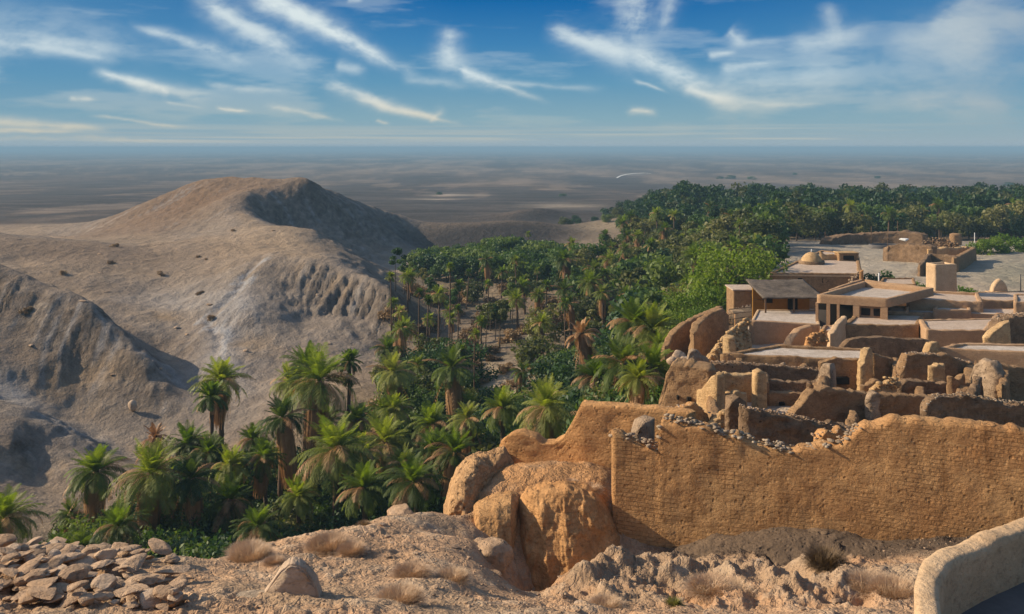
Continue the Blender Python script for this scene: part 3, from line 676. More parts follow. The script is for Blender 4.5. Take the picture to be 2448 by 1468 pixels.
def face_box(root, o, c3, ia, ib, fx0, fx1, z0, z1, depth, mat, name, out=.012, **kw):
    """a thin box let into the face between corners ia and ib"""
    a, b = c3[ia], c3[ib]; t = (b-a)[:2]; L = np.linalg.norm(t); t = t/L; n_ = np.array([t[1], -t[0]])
    m_ = a[:2]+t*L*(fx0+fx1)/2+n_*(out-depth/2); w_ = L*(fx1-fx0)
    return bev_box(name, root, (m_[0]-o[0]-w_/2, m_[1]-o[1]-depth/2, z0+CZ-o[2]), (m_[0]-o[0]+w_/2, m_[1]-o[1]+depth/2, z1+CZ-o[2]), mat, math.atan2(t[1], t[0]), .01, **kw)

def WALLD(px): return float(np.interp(px, [1458, 2460, 2800], [21.6, 18.9, 18.3]))
# ---- front: the long wall, its neighbours and the ruined room
ruin('mud_wall', 'long pitted orange mud wall across the foreground, its sagging top capped with loose stones',
     [(px_, py_, WALLD(px_)) for px_, py_ in [(1458, 1046), (1500, 1050), (1572, 1075), (1580, 1003), (1640, 1013), (1700, 1030), (1800, 1056), (1900, 1084), (1960, 1072), (2012, 1058), (2060, 1022), (2110, 1003), (2170, 997), (2250, 1008), (2340, 1022), (2460, 1040), (2600, 1050), (2800, 1060)]],
     .5, 'adobe_front', rough=.024, jag=.075, seed=3, foot=-10.6, res=.075, coping='stone_grey', vmax=46, batter=.14, coping_n=11)
ruin('wall_stub', 'dark stone stub leaning behind the left corner of the long pitted wall', [(1512, 1030, 22.7), (1530, 1010, 22.7), (1575, 1008, 22.8)], .6, 'adobe_grey', rough=.13, jag=.06, seed=8)
ruin('mud_wall', 'plain orange mud wall with a clean sloping left edge, behind the ruined room', [(1192, 1092, 25.2), (1196, 1055, 25.2), (1215, 1040, 25.1), (1245, 1033, 25.0), (1280, 1044, 24.9), (1296, 1062, 24.85), (1322, 1060, 24.75), (1345, 1046, 24.7), (1368, 1008, 24.6), (1388, 968, 24.5), (1480, 972, 24.2), (1580, 980, 23.8), (1660, 990, 23.5)], .45, 'adobe', rough=.03, jag=.025, seed=5, foot=-9.4, res=.11)
def mass(name, label, pc, D, w, h, d, seed, mat='adobe', streak=.12, power=2.6, cat='mud mound', lean=0.):
    """rounded block of mud, its faces furrowed by rain"""
    V, T = ICO4; V = V.copy()
    V = np.sign(V)*np.abs(V)**(2/power); r = fbm(V*1.4+seed, 4)*.26+fbm(V*5+seed, 4)*.07+ridged(V*7+seed, 3)*.02
    an = np.arctan2(V[:, 1], V[:, 0]); r += -np.abs(fbm(xyz(np.cos(an)*3.2, np.sin(an)*3.2, V[:, 2]*.35+seed), 4))*streak*(1-np.clip(V[:, 2], 0, 1)**2)*2+streak*.3
    V = V*(1+r)[:, None]*np.array([w, d, h])/2; V[:, 0] += lean*V[:, 2]
    p = P(pc[0], pc[1], D); return link(name, mesh_np(name, V, T, M[mat]), None, p, label, cat)
def bank(name, label, cat, colsd, mat, groove, rough, seed, ncol=150, bulge=.5):
    # face of earth: per photo column (column, lip row, lip distance, foot row, foot distance)
    A_ = np.array(colsd, float); px = np.linspace(A_[0, 0], A_[-1, 0], ncol)
    ly, lD, fy, fD = (np.interp(px, A_[:, 0], A_[:, k]) for k in (1, 2, 3, 4))
    lip = np.stack([(px-HX)/F*lD, lD, CZ-(ly-HY)/F*lD], 1); foot = np.stack([(px-HX)/F*fD, fD, CZ-(fy-HY)/F*fD-.25], 1)
    rows = []
    for t in np.linspace(0, 1, 18, endpoint=False):      # the top, running back into the platform
        q = lip.copy(); q[:, 1] += (1-t)*1.5; q[:, 0] *= q[:, 1]/lip[:, 1]; q[:, 2] -= .28*(1-t)**1.5; q[:, 2] -= .10*t**4; rows.append(q)
    for t in np.linspace(0, 1, 60):
        q = lip*(1-t)+foot*t; q[:, 1] -= bulge*np.sin(math.pi*min(1, t*1.05))**.8*.7; q[:, 2] += .10*math.sin(math.pi*t)-.10*(1-t)**4; rows.append(q)
    G_ = np.stack(rows); nr_, nc_ = G_.shape[:2]
    tt = np.concatenate([np.zeros(18), np.linspace(0, 1, 60)])[:, None]
    fc = np.clip(np.minimum(tt*5, 1), 0, 1)
    s_ = G_[..., 0]+.22*fbm(G_*1.3+5, 3)
    d = fbm(G_*1.6+seed, 4)*rough*1.6+fbm(G_*5.5+seed, 4)*rough*.8
    gr = -np.abs(fbm(np.stack([s_*1.7+.25*G_[..., 2], G_[..., 2]*.30, s_*0+seed], -1), 4))*groove*1.6-np.abs(fbm(np.stack([s_*6, G_[..., 2]*.5, s_*0+seed+9], -1), 3))*groove*.22
    G_[..., 1] -= fc*(d+gr+groove*.4); G_[..., 2] += (1-fc)*d*.9+fc*d*.25
    e = np.minimum(np.arange(nc_), np.arange(nc_)[::-1])/nc_; side = np.clip(1-e/.06, 0, 1)**2; G_[..., 1] += side[None]*.32*fc
    V = G_.reshape(-1, 3); i_ = np.arange(nr_-1)[:, None]*nc_; j_ = np.arange(nc_-1)[None]
    Qd_ = np.stack([i_+j_, i_+nc_+j_, i_+nc_+j_+1, i_+j_+1], -1).reshape(-1, 4)
    V, o = rebase(V); link(name, mesh_np(name, V, Qd_, M[mat]), None, o, label, cat)
bank('earth_bank', 'furrowed orange earth bank dropping into the gully, left of the long wall', 'earth bank',
     [(1233, 1198, 21.6, 1400, 20.9), (1258, 1182, 21.4, 1425, 20.2), (1300, 1173, 21.3, 1450, 19.9), (1350, 1171, 21.2, 1440, 19.9), (1395, 1178, 21.2, 1420, 20.0), (1425, 1192, 21.3, 1385, 20.3), (1442, 1206, 21.35, 1368, 20.5), (1456, 1222, 21.4, 1352, 20.6), (1482, 1258, 21.4, 1342, 20.8), (1520, 1305, 21.2, 1345, 20.8)], 'adobe', .20, .09, 3, 170, .08)
bank('earth_bank', 'smooth slanting face of plastered earth with a grey top, between gully and crumbling outer wall', 'earth bank',
     [(1132, 1225, 20.9, 1320, 20.5), (1146, 1212, 20.9, 1330, 20.3), (1190, 1202, 20.9, 1360, 20.2), (1222, 1195, 21.0, 1385, 20.2), (1240, 1190, 21.5, 1400, 21.0)], 'adobe_front', .04, .05, 8, 90, .15)
bank('mud_wall', 'crumbling outer wall of the ruined room, cracked and falling steeply at its left end', 'wall',
     [(1060, 1244, 22.0, 1268, 21.7), (1070, 1205, 21.9, 1275, 21.4), (1078, 1172, 21.9, 1285, 21.2), (1092, 1146, 22.0, 1298, 21.0), (1112, 1124, 22.1, 1312, 20.9), (1132, 1109, 22.3, 1322, 20.9), (1165, 1097, 22.8, 1325, 21.5), (1205, 1087, 23.4, 1325, 22.4), (1230, 1120, 23.8, 1325, 22.8)], 'adobe_ruin', .07, .13, 17, 150, .05)
mass('boulder', 'rounded crusty boulder on the left lip of the gully', (1172, 1330), 18.4, .85, .6, .8, 12, 'fore_rock', .12, 2.4, 'boulder')
bank('earth_bank', 'dark bank added as shadow along the foot of the long pitted wall', 'earth bank',
     [(1560, 1322, WALLD(1560)-.12, 1334, WALLD(1560)-.5), (1640, 1294, WALLD(1640)-.12, 1338, WALLD(1640)-.9), (1700, 1272, WALLD(1700)-.12, 1340, WALLD(1700)-1.1), (1800, 1266, WALLD(1800)-.12, 1342, WALLD(1800)-1.2), (1900, 1256, WALLD(1900)-.12, 1340, WALLD(1900)-1.2), (2000, 1262, WALLD(2000)-.12, 1336, WALLD(2000)-1.2), (2100, 1282, WALLD(2100)-.12, 1330, WALLD(2100)-1.0), (2250, 1290, WALLD(2250)-.12, 1318, WALLD(2250)-.7), (2420, 1286, WALLD(2420)-.12, 1300, WALLD(2420)-.5)], 'wall_foot_shade', .05, .08, 31, 260, -.12)  # bank added to carry the painted shade up the wall foot
# ---- terrace parapet at the lower right, close to the viewer
def parapet():
    rim = []; zc = -3.78
    for px, py in [(2192, 1490), (2184, 1440), (2182, 1400), (2190, 1365), (2212, 1335), (2250, 1312), (2300, 1290), (2370, 1262), (2450, 1232), (2560, 1196), (2700, 1160)]:
        p = flat_at(px, py, zc); rim.append((p[0], p[1], p[2], CZ-7.6))
    rim = [(rim[0][0]+.03, rim[0][1]-.5, rim[0][2], rim[0][3])]+rim
    # smooth the line
    for _ in range(2):
        r2 = [rim[0]]
        for a, b in zip(rim[:-1], rim[1:]):
            a, b = np.array(a), np.array(b); r2 += [tuple(a*.75+b*.25), tuple(a*.25+b*.75)]
        rim = r2+[rim[-1]]
    V, Fq = sweep(rim[::-1], .21, False, .035, .014, .015, 2, .01, .3, vmax=60)
    V, o = rebase(V); o_root = empty('terrace', o, 'pale plastered terrace with a curving parapet, lower right corner', 'terrace')
    link('parapet', mesh_np('parapet', V, Fq, M['plaster_pale']), o_root)
    inner = [(r[0], r[1]) for r in rim]; poly2 = inner+[(rim[-1][0], rim[0][1])]
    me = sheet(poly2[::-1], CZ-4.28, 4, .01, o, .3); me.materials.append(M['floor_shade_tank_wall']); link('floor', me, o_root)
parapet()
# ---- ruined rooms behind the long wall
def rubble_pile(name, label, prof, seed, mats, cat='rubble'):
    # heap of fallen blocks and earth under the given skyline
    line = wall_line(prof, None, .2); r = np.random.default_rng(seed); mb = MB(); q0 = np.array(line[len(line)//2]); o = np.array([q0[0], q0[1], min(l_[3] for l_ in line)])
    w_ = np.linalg.norm(np.array(line[-1])[:2]-np.array(line[0])[:2])
    for a, b in zip(line[:-1], line[1:]):
        a, b = np.array(a), np.array(b); n_ = max(4, int(np.linalg.norm((b-a)[:2])*60))
        for k in range(n_):
            c = a+(b-a)*r.uniform(); H_ = max(c[2]-c[3], .2); t = r.uniform()**.7; rad = (1-t)*min(.9, H_*.55)+.05
            sc = r.uniform(.06, .17)*min(1.3, .6+H_*.3); V, T = stone_shape(int(r.integers(60)), 1.25, .9, .65, ICO1, 8); an = r.uniform(0, 6.28); cs, sn = math.cos(an), math.sin(an)
            V = V@np.array([[cs, sn, 0], [-sn, cs, 0], [0, 0, 1]])*sc
            mb.add(V+np.array([c[0]+r.uniform(-.1, .1), c[1]+r.uniform(-1, 1)*rad, c[3]+H_*t-sc*.3])-o, (), T)
    V, Fq = sweep([(l_[0], l_[1], l_[2]-.12*(l_[2]-l_[3]), l_[3]) for l_ in line], .3, False, .12, .12, .1, seed, .45)
    mb.add(V-o, Fq); me = mb.build(name, M[mats], smooth=False); return link(name, me, None, o, label, cat), o
def R(name, label, prof, thick=.5, *a, **k):
    if k.get('cat') == 'rubble': return rubble_pile(name, label, prof, k.get('seed', 1), a[0] if a else 'adobe_gold')
    D = prof[0][2]
    if D < 50: thick = min(thick, .42) if k.get('cat', 'wall') == 'wall' else thick; k.setdefault('res', .10)
    return ruin(name, label, prof, thick, *a, **k)
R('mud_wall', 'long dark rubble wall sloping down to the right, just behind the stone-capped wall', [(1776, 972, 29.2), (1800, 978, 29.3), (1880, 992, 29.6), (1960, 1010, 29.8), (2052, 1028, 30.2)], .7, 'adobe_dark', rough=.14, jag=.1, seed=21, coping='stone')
R('wall_stub', 'rounded dark stump of walling left of the sloping rubble wall', [(1736, 985, 30.0), (1748, 958, 30.0), (1768, 948, 30.1), (1790, 965, 30.2)], .9, 'adobe_dark', rough=.12, jag=.04, seed=22)
R('rubble_bank', 'heap of pinkish earth and stone between the dark stump and the ruined tower', [(1690, 1020, 31.5), (1720, 985, 31.7), (1745, 975, 32)], .8, 'adobe_gold', cat='rubble', rough=.15, jag=.12, seed=23)
R('mud_wall', 'low stony wall end with an orange brick face, in front of the round-topped part of the long wall', [(1950, 1050, 26.5), (1975, 1030, 26.5), (2045, 1035, 26.6)], .6, 'adobe', rough=.14, jag=.12, seed=24, coping='stone')
R('mud_wall', 'broad brown mud wall with a steep left slope, central in the ruins', [(1886, 1006, 35.0), (1920, 965, 35.3), (1948, 934, 35.6), (1975, 926, 35.8), (2050, 936, 36.2), (2120, 944, 36.4), (2215, 948, 36.8), (2300, 952, 37.2)], .7, 'adobe_brown', rough=.07, jag=.06, seed=25, foot=-12.2, batter=.2)
R('wall_stub', 'grey rounded patch of walling standing against the broad brown wall', [(2072, 960, 35.6), (2085, 940, 35.6), (2100, 938, 35.6), (2108, 962, 35.7)], .4, 'adobe_grey', rough=.08, jag=.04, seed=26)
R('mud_wall', 'grey-topped ruined wall with a sloping lit left edge, behind the round-topped part of the long wall', [(2206, 990, 30.5), (2222, 966, 30.5), (2245, 948, 30.6), (2275, 950, 30.7), (2310, 944, 30.8), (2345, 952, 30.9), (2400, 962, 31.1), (2460, 968, 31.3), (2600, 980, 31.6)], .8, 'adobe_dark', rough=.1, jag=.08, seed=27, coping='stone_grey', foot=-11.6)
R('wall_pier', 'tall jagged pier of lit rubble at the right, above the grey-topped wall', [(2318, 935, 40.6), (2328, 880, 40.3), (2342, 866, 40.0), (2372, 868, 39.3), (2386, 884, 39.0)], .5, 'adobe_grey', cat='pier', rough=.12, jag=.22, seed=28)
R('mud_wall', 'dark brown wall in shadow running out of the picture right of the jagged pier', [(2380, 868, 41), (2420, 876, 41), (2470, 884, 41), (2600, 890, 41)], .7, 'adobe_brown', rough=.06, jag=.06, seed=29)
R('mud_wall', 'low dark wall across the middle of the ruins, below the box-shaped room', [(2146, 920, 41.2), (2165, 908, 41.2), (2240, 916, 41.4), (2322, 918, 41.6)], .6, 'adobe_dark', rough=.08, jag=.08, seed=30)
R('rubble_heap', 'pale hump of fallen rubble on top of the broad brown wall', [(2085, 930, 38.6), (2105, 905, 38.8), (2130, 898, 39), (2148, 915, 39)], .9, 'adobe_gold', cat='rubble', rough=.18, jag=.1, seed=31)
# box-shaped room with a lit left end
R('mud_wall', 'box-shaped ruined room with a pale broken left end', [(2160, 900, 43.4), (2170, 848, 43.6), (2190, 845, 43.6), (2260, 850, 44), (2330, 868, 44.4)], .9, 'adobe_brown', rough=.08, jag=.05, seed=32, coping='stone_pale')
R('rubble_heap', 'small bright heap of stones on the corner of the box-shaped room', [(2185, 840, 46), (2200, 832, 46), (2215, 842, 46)], .6, 'adobe_gold', cat='rubble', rough=.18, jag=.12, seed=33)
# wall with the black opening
def opening_wall():
    root, o = R('mud_wall', 'stone and mud wall with a black square opening, in the middle of the ruins', [(1960, 868, 46.6), (2000, 858, 46.7), (2072, 858, 46.8)], .5, 'adobe_brown', rough=.05, jag=.05, seed=34, crop=1)
    p = P(2010, 910, 46.45); bev_box('opening', root, (p[0]-.45-o[0], p[1]-.04-o[1], p[2]-.20-o[2]), (p[0]+.45-o[0], p[1]+.3-o[1], p[2]+.16-o[2]), 'dark', 0, .02)
opening_wall()
R('wall_end', 'thin upright wall end catching the sun, right of the black opening', [(2064, 880, 45.6), (2074, 836, 45.9), (2086, 832, 46.3)], .34, 'adobe_gold', cat='wall end', rough=.06, jag=.04, seed=35)
R('mud_wall', 'rounded brown wall leaning right of the thin upright wall end', [(2084, 846, 46.5), (2110, 848, 46.6), (2135, 862, 46.8), (2145, 890, 46.9)], .35, 'adobe_brown', rough=.06, jag=.08, seed=36)
R('wall_pier', 'narrow leaning pier of pale rubble beside the black opening', [(1945, 915, 43.6), (1958, 885, 43.4), (1966, 869, 43.2), (1982, 868, 42.9), (1988, 900, 42.8)], .5, 'adobe_grey', cat='pier', rough=.09, jag=.05, seed=37)
R('mud_wall', 'upper of the two low stepped walls in the ruins', [(1832, 910, 43.2), (1900, 913, 43.3), (1962, 912, 43.4)], .45, 'adobe_dark', rough=.06, jag=.06, seed=38)
def slit_wall():
    root, o = R('mud_wall', 'low wall with one small dark window, beside the pinkish pillar', [(1830, 938, 41), (1890, 941, 41.1), (1942, 946, 41.2)], .45, 'adobe_brown', rough=.04, jag=.05, seed=39, foot=-12.6, crop=1)
    p = P(1871, 971, 40.82); bev_box('window', root, (p[0]-.11-o[0], p[1]-.03-o[1], p[2]-.15-o[2]), (p[0]+.11-o[0], p[1]+.3-o[1], p[2]+.15-o[2]), 'dark', 0, .01)
slit_wall()
R('pillar', 'pinkish rounded pillar of mud in front of the stepped walls', [(1803, 910, 40.6), (1806, 892, 40.6), (1818, 886, 40.6), (1832, 893, 40.6), (1836, 912, 40.6)], .6, 'adobe_gold', cat='pillar', rough=.07, jag=.02, seed=40, foot=-12.4)
R('mud_wall', 'long low wall of dark stone behind the ruined tower', [(1690, 866, 44.6), (1760, 868, 44.8), (1850, 876, 45), (1960, 884, 45.2)], .5, 'adobe_dark', rough=.07, jag=.06, seed=41, coping='stone')
R('mud_wall', 'golden low wall between the ruined tower and the pinkish pillar', [(1700, 892, 43.6), (1750, 894, 43.7), (1806, 896, 43.8)], .45, 'adobe_gold', rough=.08, jag=.06, seed=42)
R('rubble_heap', 'small grey heap of stones lying on the low dark stone wall', [(1846, 874, 46.2), (1870, 862, 46.2), (1900, 878, 46.3)], .5, 'adobe_grey', cat='rubble', rough=.15, jag=.08, seed=43)
# ruined tower
def tower():
    root, o = R('ruined_tower', 'ruined tower with a broad sloping left side and layered top', [(1568, 975, 39.0), (1582, 940, 38.8), (1592, 888, 38.7), (1604, 872, 38.6), (1650, 878, 38.3), (1690, 886, 38.0), (1708, 892, 37.9)], 1.4, 'adobe_brown', cat='tower', rough=.09, jag=.06, seed=44, foot=-12.6, crop=1, res=.11)
    line = wall_line([(1660, 932, 37.9), (1676, 930, 37.6), (1700, 898, 37.1), (1712, 894, 36.9), (1717, 900, 36.8)], -12.9)
    V, Fq = sweep(line, .5, False, .1, .03, .03, 45, .05); link('pilaster', mesh_np('pilaster', V-o, Fq, M['adobe_gold']), root)
    p = P(1648, 957, 38.12); bev_box('opening', root, (p[0]-.09-o[0], p[1]-.05-o[1], p[2]-.13-o[2]), (p[0]+.09-o[0], p[1]+.3-o[1], p[2]+.13-o[2]), 'dark', 0, .01)
    p = P(1621, 951, 38.3); bev_box('opening', root, (p[0]-.04-o[0], p[1]-.05-o[1], p[2]-.09-o[2]), (p[0]+.04-o[0], p[1]+.3-o[1], p[2]+.09-o[2]), 'dark', 0, .01)
tower()
R('wall_stub', 'grey pointed crag of walling behind the ruined tower', [(1640, 880, 41.5), (1650, 842, 41.5), (1660, 833, 41.5), (1678, 842, 41.6), (1695, 860, 41.7), (1702, 885, 41.8)], .8, 'adobe_grey', rough=.14, jag=.05, seed=46)
R('mud_wall', 'low orange wall of the ruined tower, under its pilaster', [(1600, 985, 31.6), (1640, 975, 31.8), (1668, 968, 32), (1700, 990, 32.3)], .6, 'adobe', rough=.08, jag=.08, seed=47, coping='stone_pale')
for q, (px, py, D, s) in enumerate([(1608, 862, 43, .3), (1622, 850, 43.4, .35), (1634, 858, 43.2, .25)]):
    V, T = stone_shape(60+q, s, s*.8, s*.8); link('stone_block', mesh_np('stone_block', V, T, M['stone_pale'], smooth=False), None, P(px, py, D),
        ['pale stone block lowest beside the grey pointed crag', 'pale stone block highest beside the grey pointed crag', 'small pale block nearest the grey pointed crag'][q], 'stone', 'pale blocks beside the crag')
# ---- retaining walls at the head of the gorge
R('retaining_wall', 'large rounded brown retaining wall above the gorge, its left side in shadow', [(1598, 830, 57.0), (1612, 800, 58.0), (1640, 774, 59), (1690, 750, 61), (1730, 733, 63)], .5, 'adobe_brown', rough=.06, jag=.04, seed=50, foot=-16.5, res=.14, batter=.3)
R('retaining_wall', 'golden bulging retaining wall in front of the lattice fence', [(1668, 800, 56.5), (1672, 775, 57), (1690, 758, 58), (1732, 738, 59.5), (1745, 760, 60)], .5, 'adobe_brown', rough=.08, jag=.04, seed=51, foot=-16, res=.14, batter=.3)
R('rubble_bank', 'sunlit crumbling ramp of earth climbing towards the paved court', [(1690, 858, 52.5), (1712, 828, 53.5), (1740, 795, 55), (1770, 768, 57), (1790, 758, 58)], .9, 'adobe_gold', cat='rubble', rough=.2, jag=.1, seed=52, foot=-15, batter=.5)
R('mud_wall', 'small roofless box of golden mud on the sunlit ramp', [(1732, 808, 51.5), (1750, 806, 51.5), (1764, 807, 51.6)], .9, 'adobe_gold', rough=.1, jag=.05, seed=53)
R('retaining_wall', 'smooth tan retaining wall under the paved court', [(1794, 768, 62.2), (1850, 770, 62.4), (1960, 778, 62.6)], .5, 'plaster', rough=.02, jag=0, seed=54, foot=-16, batter=.2)
R('buttress', 'slanting round buttress leaning on the smooth tan retaining wall', [(1888, 832, 59.5), (1898, 808, 60), (1915, 788, 60.8), (1945, 778, 62)], .55, 'plaster', cat='buttress', rough=.02, jag=0, seed=55, foot=-15.2)
R('rubble_bank', 'tumbled pinkish stones at the corner below the paved court', [(1932, 800, 57.5), (1950, 790, 57.8), (1975, 786, 58)], .9, 'adobe', cat='rubble', rough=.16, jag=.12, seed=56, coping='stone_pale')
# ---- flat roofs
house('mud_house', 'long flat house with a lime-white parapet line, above the long dark stone wall', [(1722, 846), (2078, 862), (2078, 832), (1856, 824)], -11.3, 'adobe_brown', 'roof_white', .12, .3, seed=60, rough=.04)
R('mud_wall', 'dark brown wall joining the flat houses, with a slanting left shoulder', [(2008, 838, 54.5), (2030, 812, 54.6), (2045, 808, 54.6), (2120, 808, 55), (2235, 815, 55.5)], .5, 'adobe_dark', rough=.05, jag=.04, seed=61)
house('mud_house', 'broad pale flat-roofed house reaching the right edge of the picture', [(2236, 832), (2620, 850), (2620, 826), (2300, 818)], -11.2, 'plaster', 'roof_white', .1, .3, seed=62, rough=.02)
R('wall_stub', 'pale crumbled corner post of the broad flat-roofed house', [(2222, 848, 49), (2228, 822, 49.2), (2240, 816, 49.3), (2258, 840, 49.6)], .6, 'adobe_gold', rough=.1, jag=.05, seed=63)
house('mud_house', 'long low house with a plain dark-brown front and pinkish roof', [(2016, 776), (2196, 778), (2212, 752), (2046, 750)], -12.2, 'adobe_brown', 'roof', .06, .3, seed=64, foot=-14.5)
house('mud_house', 'square house with a lit left side and a crack across its roof', [(2214, 789), (2362, 790), (2386, 760), (2196, 764)], -12.0, 'plaster', 'roof', .06, .3, seed=65, foot=-14.5)
R('mud_wall', 'dark ruined house wall with a ragged bright top, at the right edge', [(2372, 800, 55), (2384, 772, 55), (2410, 758, 55.2), (2440, 752, 55.5), (2520, 752, 56)], .8, 'adobe_dark', rough=.1, jag=.1, seed=66, coping='stone_pale')
R('mud_wall', 'rounded lit stub of wall leaning in front of the dark ruined house', [(2362, 812, 53.8), (2376, 795, 54), (2398, 776, 54.2), (2420, 768, 54.4)], .5, 'adobe_gold', rough=.08, jag=.03, seed=67)
R('mud_wall', 'low pale curved kerb wall left of the long dark-fronted house', [(1992, 800, 58.5), (2010, 770, 60), (2026, 757, 61.5)], .4, 'plaster_pale', rough=.05, jag=.04, seed=68)
house('mud_house', 'pale strip of roof behind the long dark-fronted house', [(2030, 744), (2440, 752), (2450, 738), (2180, 732)], -12.3, 'plaster', 'roof_white', .04, .25, seed=69, foot=-14.3)
house('mud_house', 'brown-fronted house with a heavy straight parapet, right of the courtyard', [(2168, 716), (2350, 722), (2340, 700), (2210, 694)], -11.55, 'plaster', 'roof', .15, .3, seed=70, foot=-14.2)
house('mud_house', 'flat pink-roofed house at the right edge beside the small arched dome', [(2322, 716), (2640, 724), (2640, 690), (2330, 698)], -12.3, 'plaster', 'roof', .06, .25, seed=71, foot=-14.8)
house('mud_house', 'plain end house at the far right with a bright left edge', [(2424, 722), (2640, 728), (2640, 706), (2424, 702)], -11.4, 'plaster', 'roof', .08, .25, seed=72, foot=-14.4)
# paved court and the canopy over the far side
def court():
    zr = -12.75; c3 = [flat_at(px, py, zr) for px, py in [(1796, 768), (1960, 777), (1956, 742), (1810, 742)]]
    o = np.array([c3[0][0], c3[0][1], CZ+zr-.3]); root = empty('paved_court', o, 'pale paved court in front of the ochre café wall', 'courtyard')
    me = sheet([p[:2] for p in c3], CZ+zr, 3, .015, o, .4); me.materials.append(M['roof_white']); link('paving', me, root)
    V, Fq = sweep([(p[0], p[1], p[2]+.06, p[2]-1.5) for p in c3], .2, True, .3, .01, 0, 4, .0); link('kerb', mesh_np('kerb', V-o, Fq, M['plaster_pale']), root)
court()
def canopy():
    a = P(1828, 748, 68.5); o = np.array([a[0], a[1], CZ-13.1]); b = P(1958, 748, 69.0); w_ = b[0]-a[0]
    root = empty('canopy', o, 'café with a dark sloping canopy and ochre back wall', 'café')
    h0, h1 = 1.55, 2.2; gx_, gy_ = np.meshgrid(np.linspace(-.25, w_+.15, 30), np.linspace(-.4, 4.6, 34))
    gz_ = h0+(h1-h0)*(gy_+.4)/5+.035*fbm(xyz(gx_*1.2, gy_*.8), 3)+.015*_hash(np.floor(gx_/.5).astype(np.int64), np.floor(gy_/1.3).astype(np.int64), np.zeros(gx_.shape, np.int64))
    tp = np.stack([gx_, gy_, gz_], -1); bt_ = tp-np.array([0, 0, .09]); i_ = np.arange(33)[:, None]*30; j_ = np.arange(29)[None]
    q_ = np.stack([i_+j_, i_+j_+1, i_+31+j_, i_+30+j_], -1).reshape(-1, 4); k_ = 34*30; rim_ = [j for j in range(30)]+[r*30+29 for r in range(1, 34)]+[33*30+j for j in range(28, -1, -1)]+[r*30 for r in range(32, 0, -1)]
    sd_ = [[rim_[j], rim_[j]+k_, rim_[(j+1) % len(rim_)]+k_, rim_[(j+1) % len(rim_)]] for j in range(len(rim_))]
    link('roof', mesh_np('roof', np.concatenate([tp.reshape(-1, 3), bt_.reshape(-1, 3)]), np.concatenate([q_, q_[:, ::-1]+k_, np.array(sd_)]), M['old_canopy'], smooth=False), root)
    bev_box('back_wall', root, (-.1, 3.0, -1), (w_+.1, 3.25, 1.9), 'ochre')
    for k in (0, 1, 2): bev_box('post', root, (w_*k/2-.06, -.3, -1), (w_*k/2+.06, -.18, h0-.06), 'wood', 0, .01)
    bev_box('door', root, (w_*.62, 2.93, -.3), (w_*.8, 2.99, 1.2), 'dark'); bev_box('window', root, (w_*.18, 2.93, .55), (w_*.34, 2.99, 1.05), 'dark')
    c = P(1766, 690, 72); root2 = empty('mud_house', (c[0], c[1], CZ-13.6), 'small brown annex left of the café canopy with a dark doorway', 'house')
    bev_box('wall', root2, (-.4, 0, -1), (2.4, 2.5, 1.95), 'adobe_brown', 0, .05); bev_box('door', root2, (1.25, -.02, -.2), (2.15, .05, 1.25), 'dark', 0, .01); bev_box('awning', root2, (1.1, -.5, 1.3), (2.35, -.025, 1.36), 'plaster_pale', 0, .01)
    bev_box('roof_slab', root2, (-.5, -.1, 1.95), (2.5, 2.6, 2.05), 'roof', 0, .02)
canopy()
def pavilion():
    # open-fronted house: parapet band on pillars, dark inside, flat lime-washed roof
    zr = -10.75; c3 = [flat_at(px, py, zr) for px, py in [(1953, 704), (2126, 714), (2232, 688), (2064, 672)]]
    ff = CZ-12.85; o = np.array([c3[0][0], c3[0][1], ff]); root = empty('mud_house', o, 'open-fronted house with tall dark openings under a broad brown parapet band', 'house')
    V, Fq = sweep([(p[0], p[1], p[2], p[2]-.62) for p in c3], .28, True, .3, .015, 0, 6, .0, .5, vmax=6); link('parapet', mesh_np('parapet', V-o, Fq, M['plaster']), root)
    me = sheet(inset([p[:2] for p in c3], .14), CZ+zr-.42, 5, .03, o); me.materials.append(M['roof_white']); link('roof', me, root)
    a, b = c3[0], c3[1]; t = (b-a)[:2]; L = np.linalg.norm(t); ang = math.atan2(t[1], t[0]); t /= L; nb = np.array([-t[1], t[0]])
    for f_, w_ in ((.0, .10), (.16, .13), (.30, .10), (.55, .22), (.93, .25)):
        q = a[:2]+t*L*f_+nb*.15; bev_box('pillar', root, (q[0]-w_-o[0], q[1]-.13-o[1], -.6), (q[0]+w_-o[0], q[1]+.13-o[1], zr+CZ-.6-ff), 'plaster', ang, .02)
    q = a[:2]+t*L*.5+nb*2.2; bev_box('back_wall', root, (q[0]-L/2-o[0], q[1]-.1-o[1], -.6), (q[0]+L/2-o[0], q[1]+.1-o[1], zr+CZ-.65-ff), 'dark', ang, .01)
    q = a[:2]+t*L*.76+nb*.45; bev_box('infill_wall', root, (q[0]-L*.2-o[0], q[1]-.08-o[1], -.6), (q[0]+L*.2-o[0], q[1]+.08-o[1], zr+CZ-.66-ff), 'plaster', ang, .01)
    for f_ in (.68, .85):
        q = a[:2]+t*L*f_+nb*.36; bev_box('window', root, (q[0]-.3-o[0], q[1]-.05-o[1], .75), (q[0]+.3-o[0], q[1]+.05-o[1], 1.25), 'dark', ang, .01)
    q = a[:2]+t*L*.08+nb*.6; bev_box('door_panel', root, (q[0]-.3-o[0], q[1]-.03-o[1], -.3), (q[0]+.3-o[0], q[1]+.03-o[1], .9), 'slate', ang, .01)
    # raised back parapets
    for nm, seq in (('parapet', [(1985, 694, 70), (2030, 678, 73), (2064, 668, 75)]), ('parapet', [(2066, 668, 75.2), (2120, 676, 74), (2180, 682, 72.5), (2228, 692, 70)])):
        V, Fq = sweep([(*P(*s_)[:3], P(*s_)[2]-.75) for s_ in seq], .25, False, .3, .02, .02, 9, .0); link(nm, mesh_np(nm, V-o, Fq, M['plaster']), root)
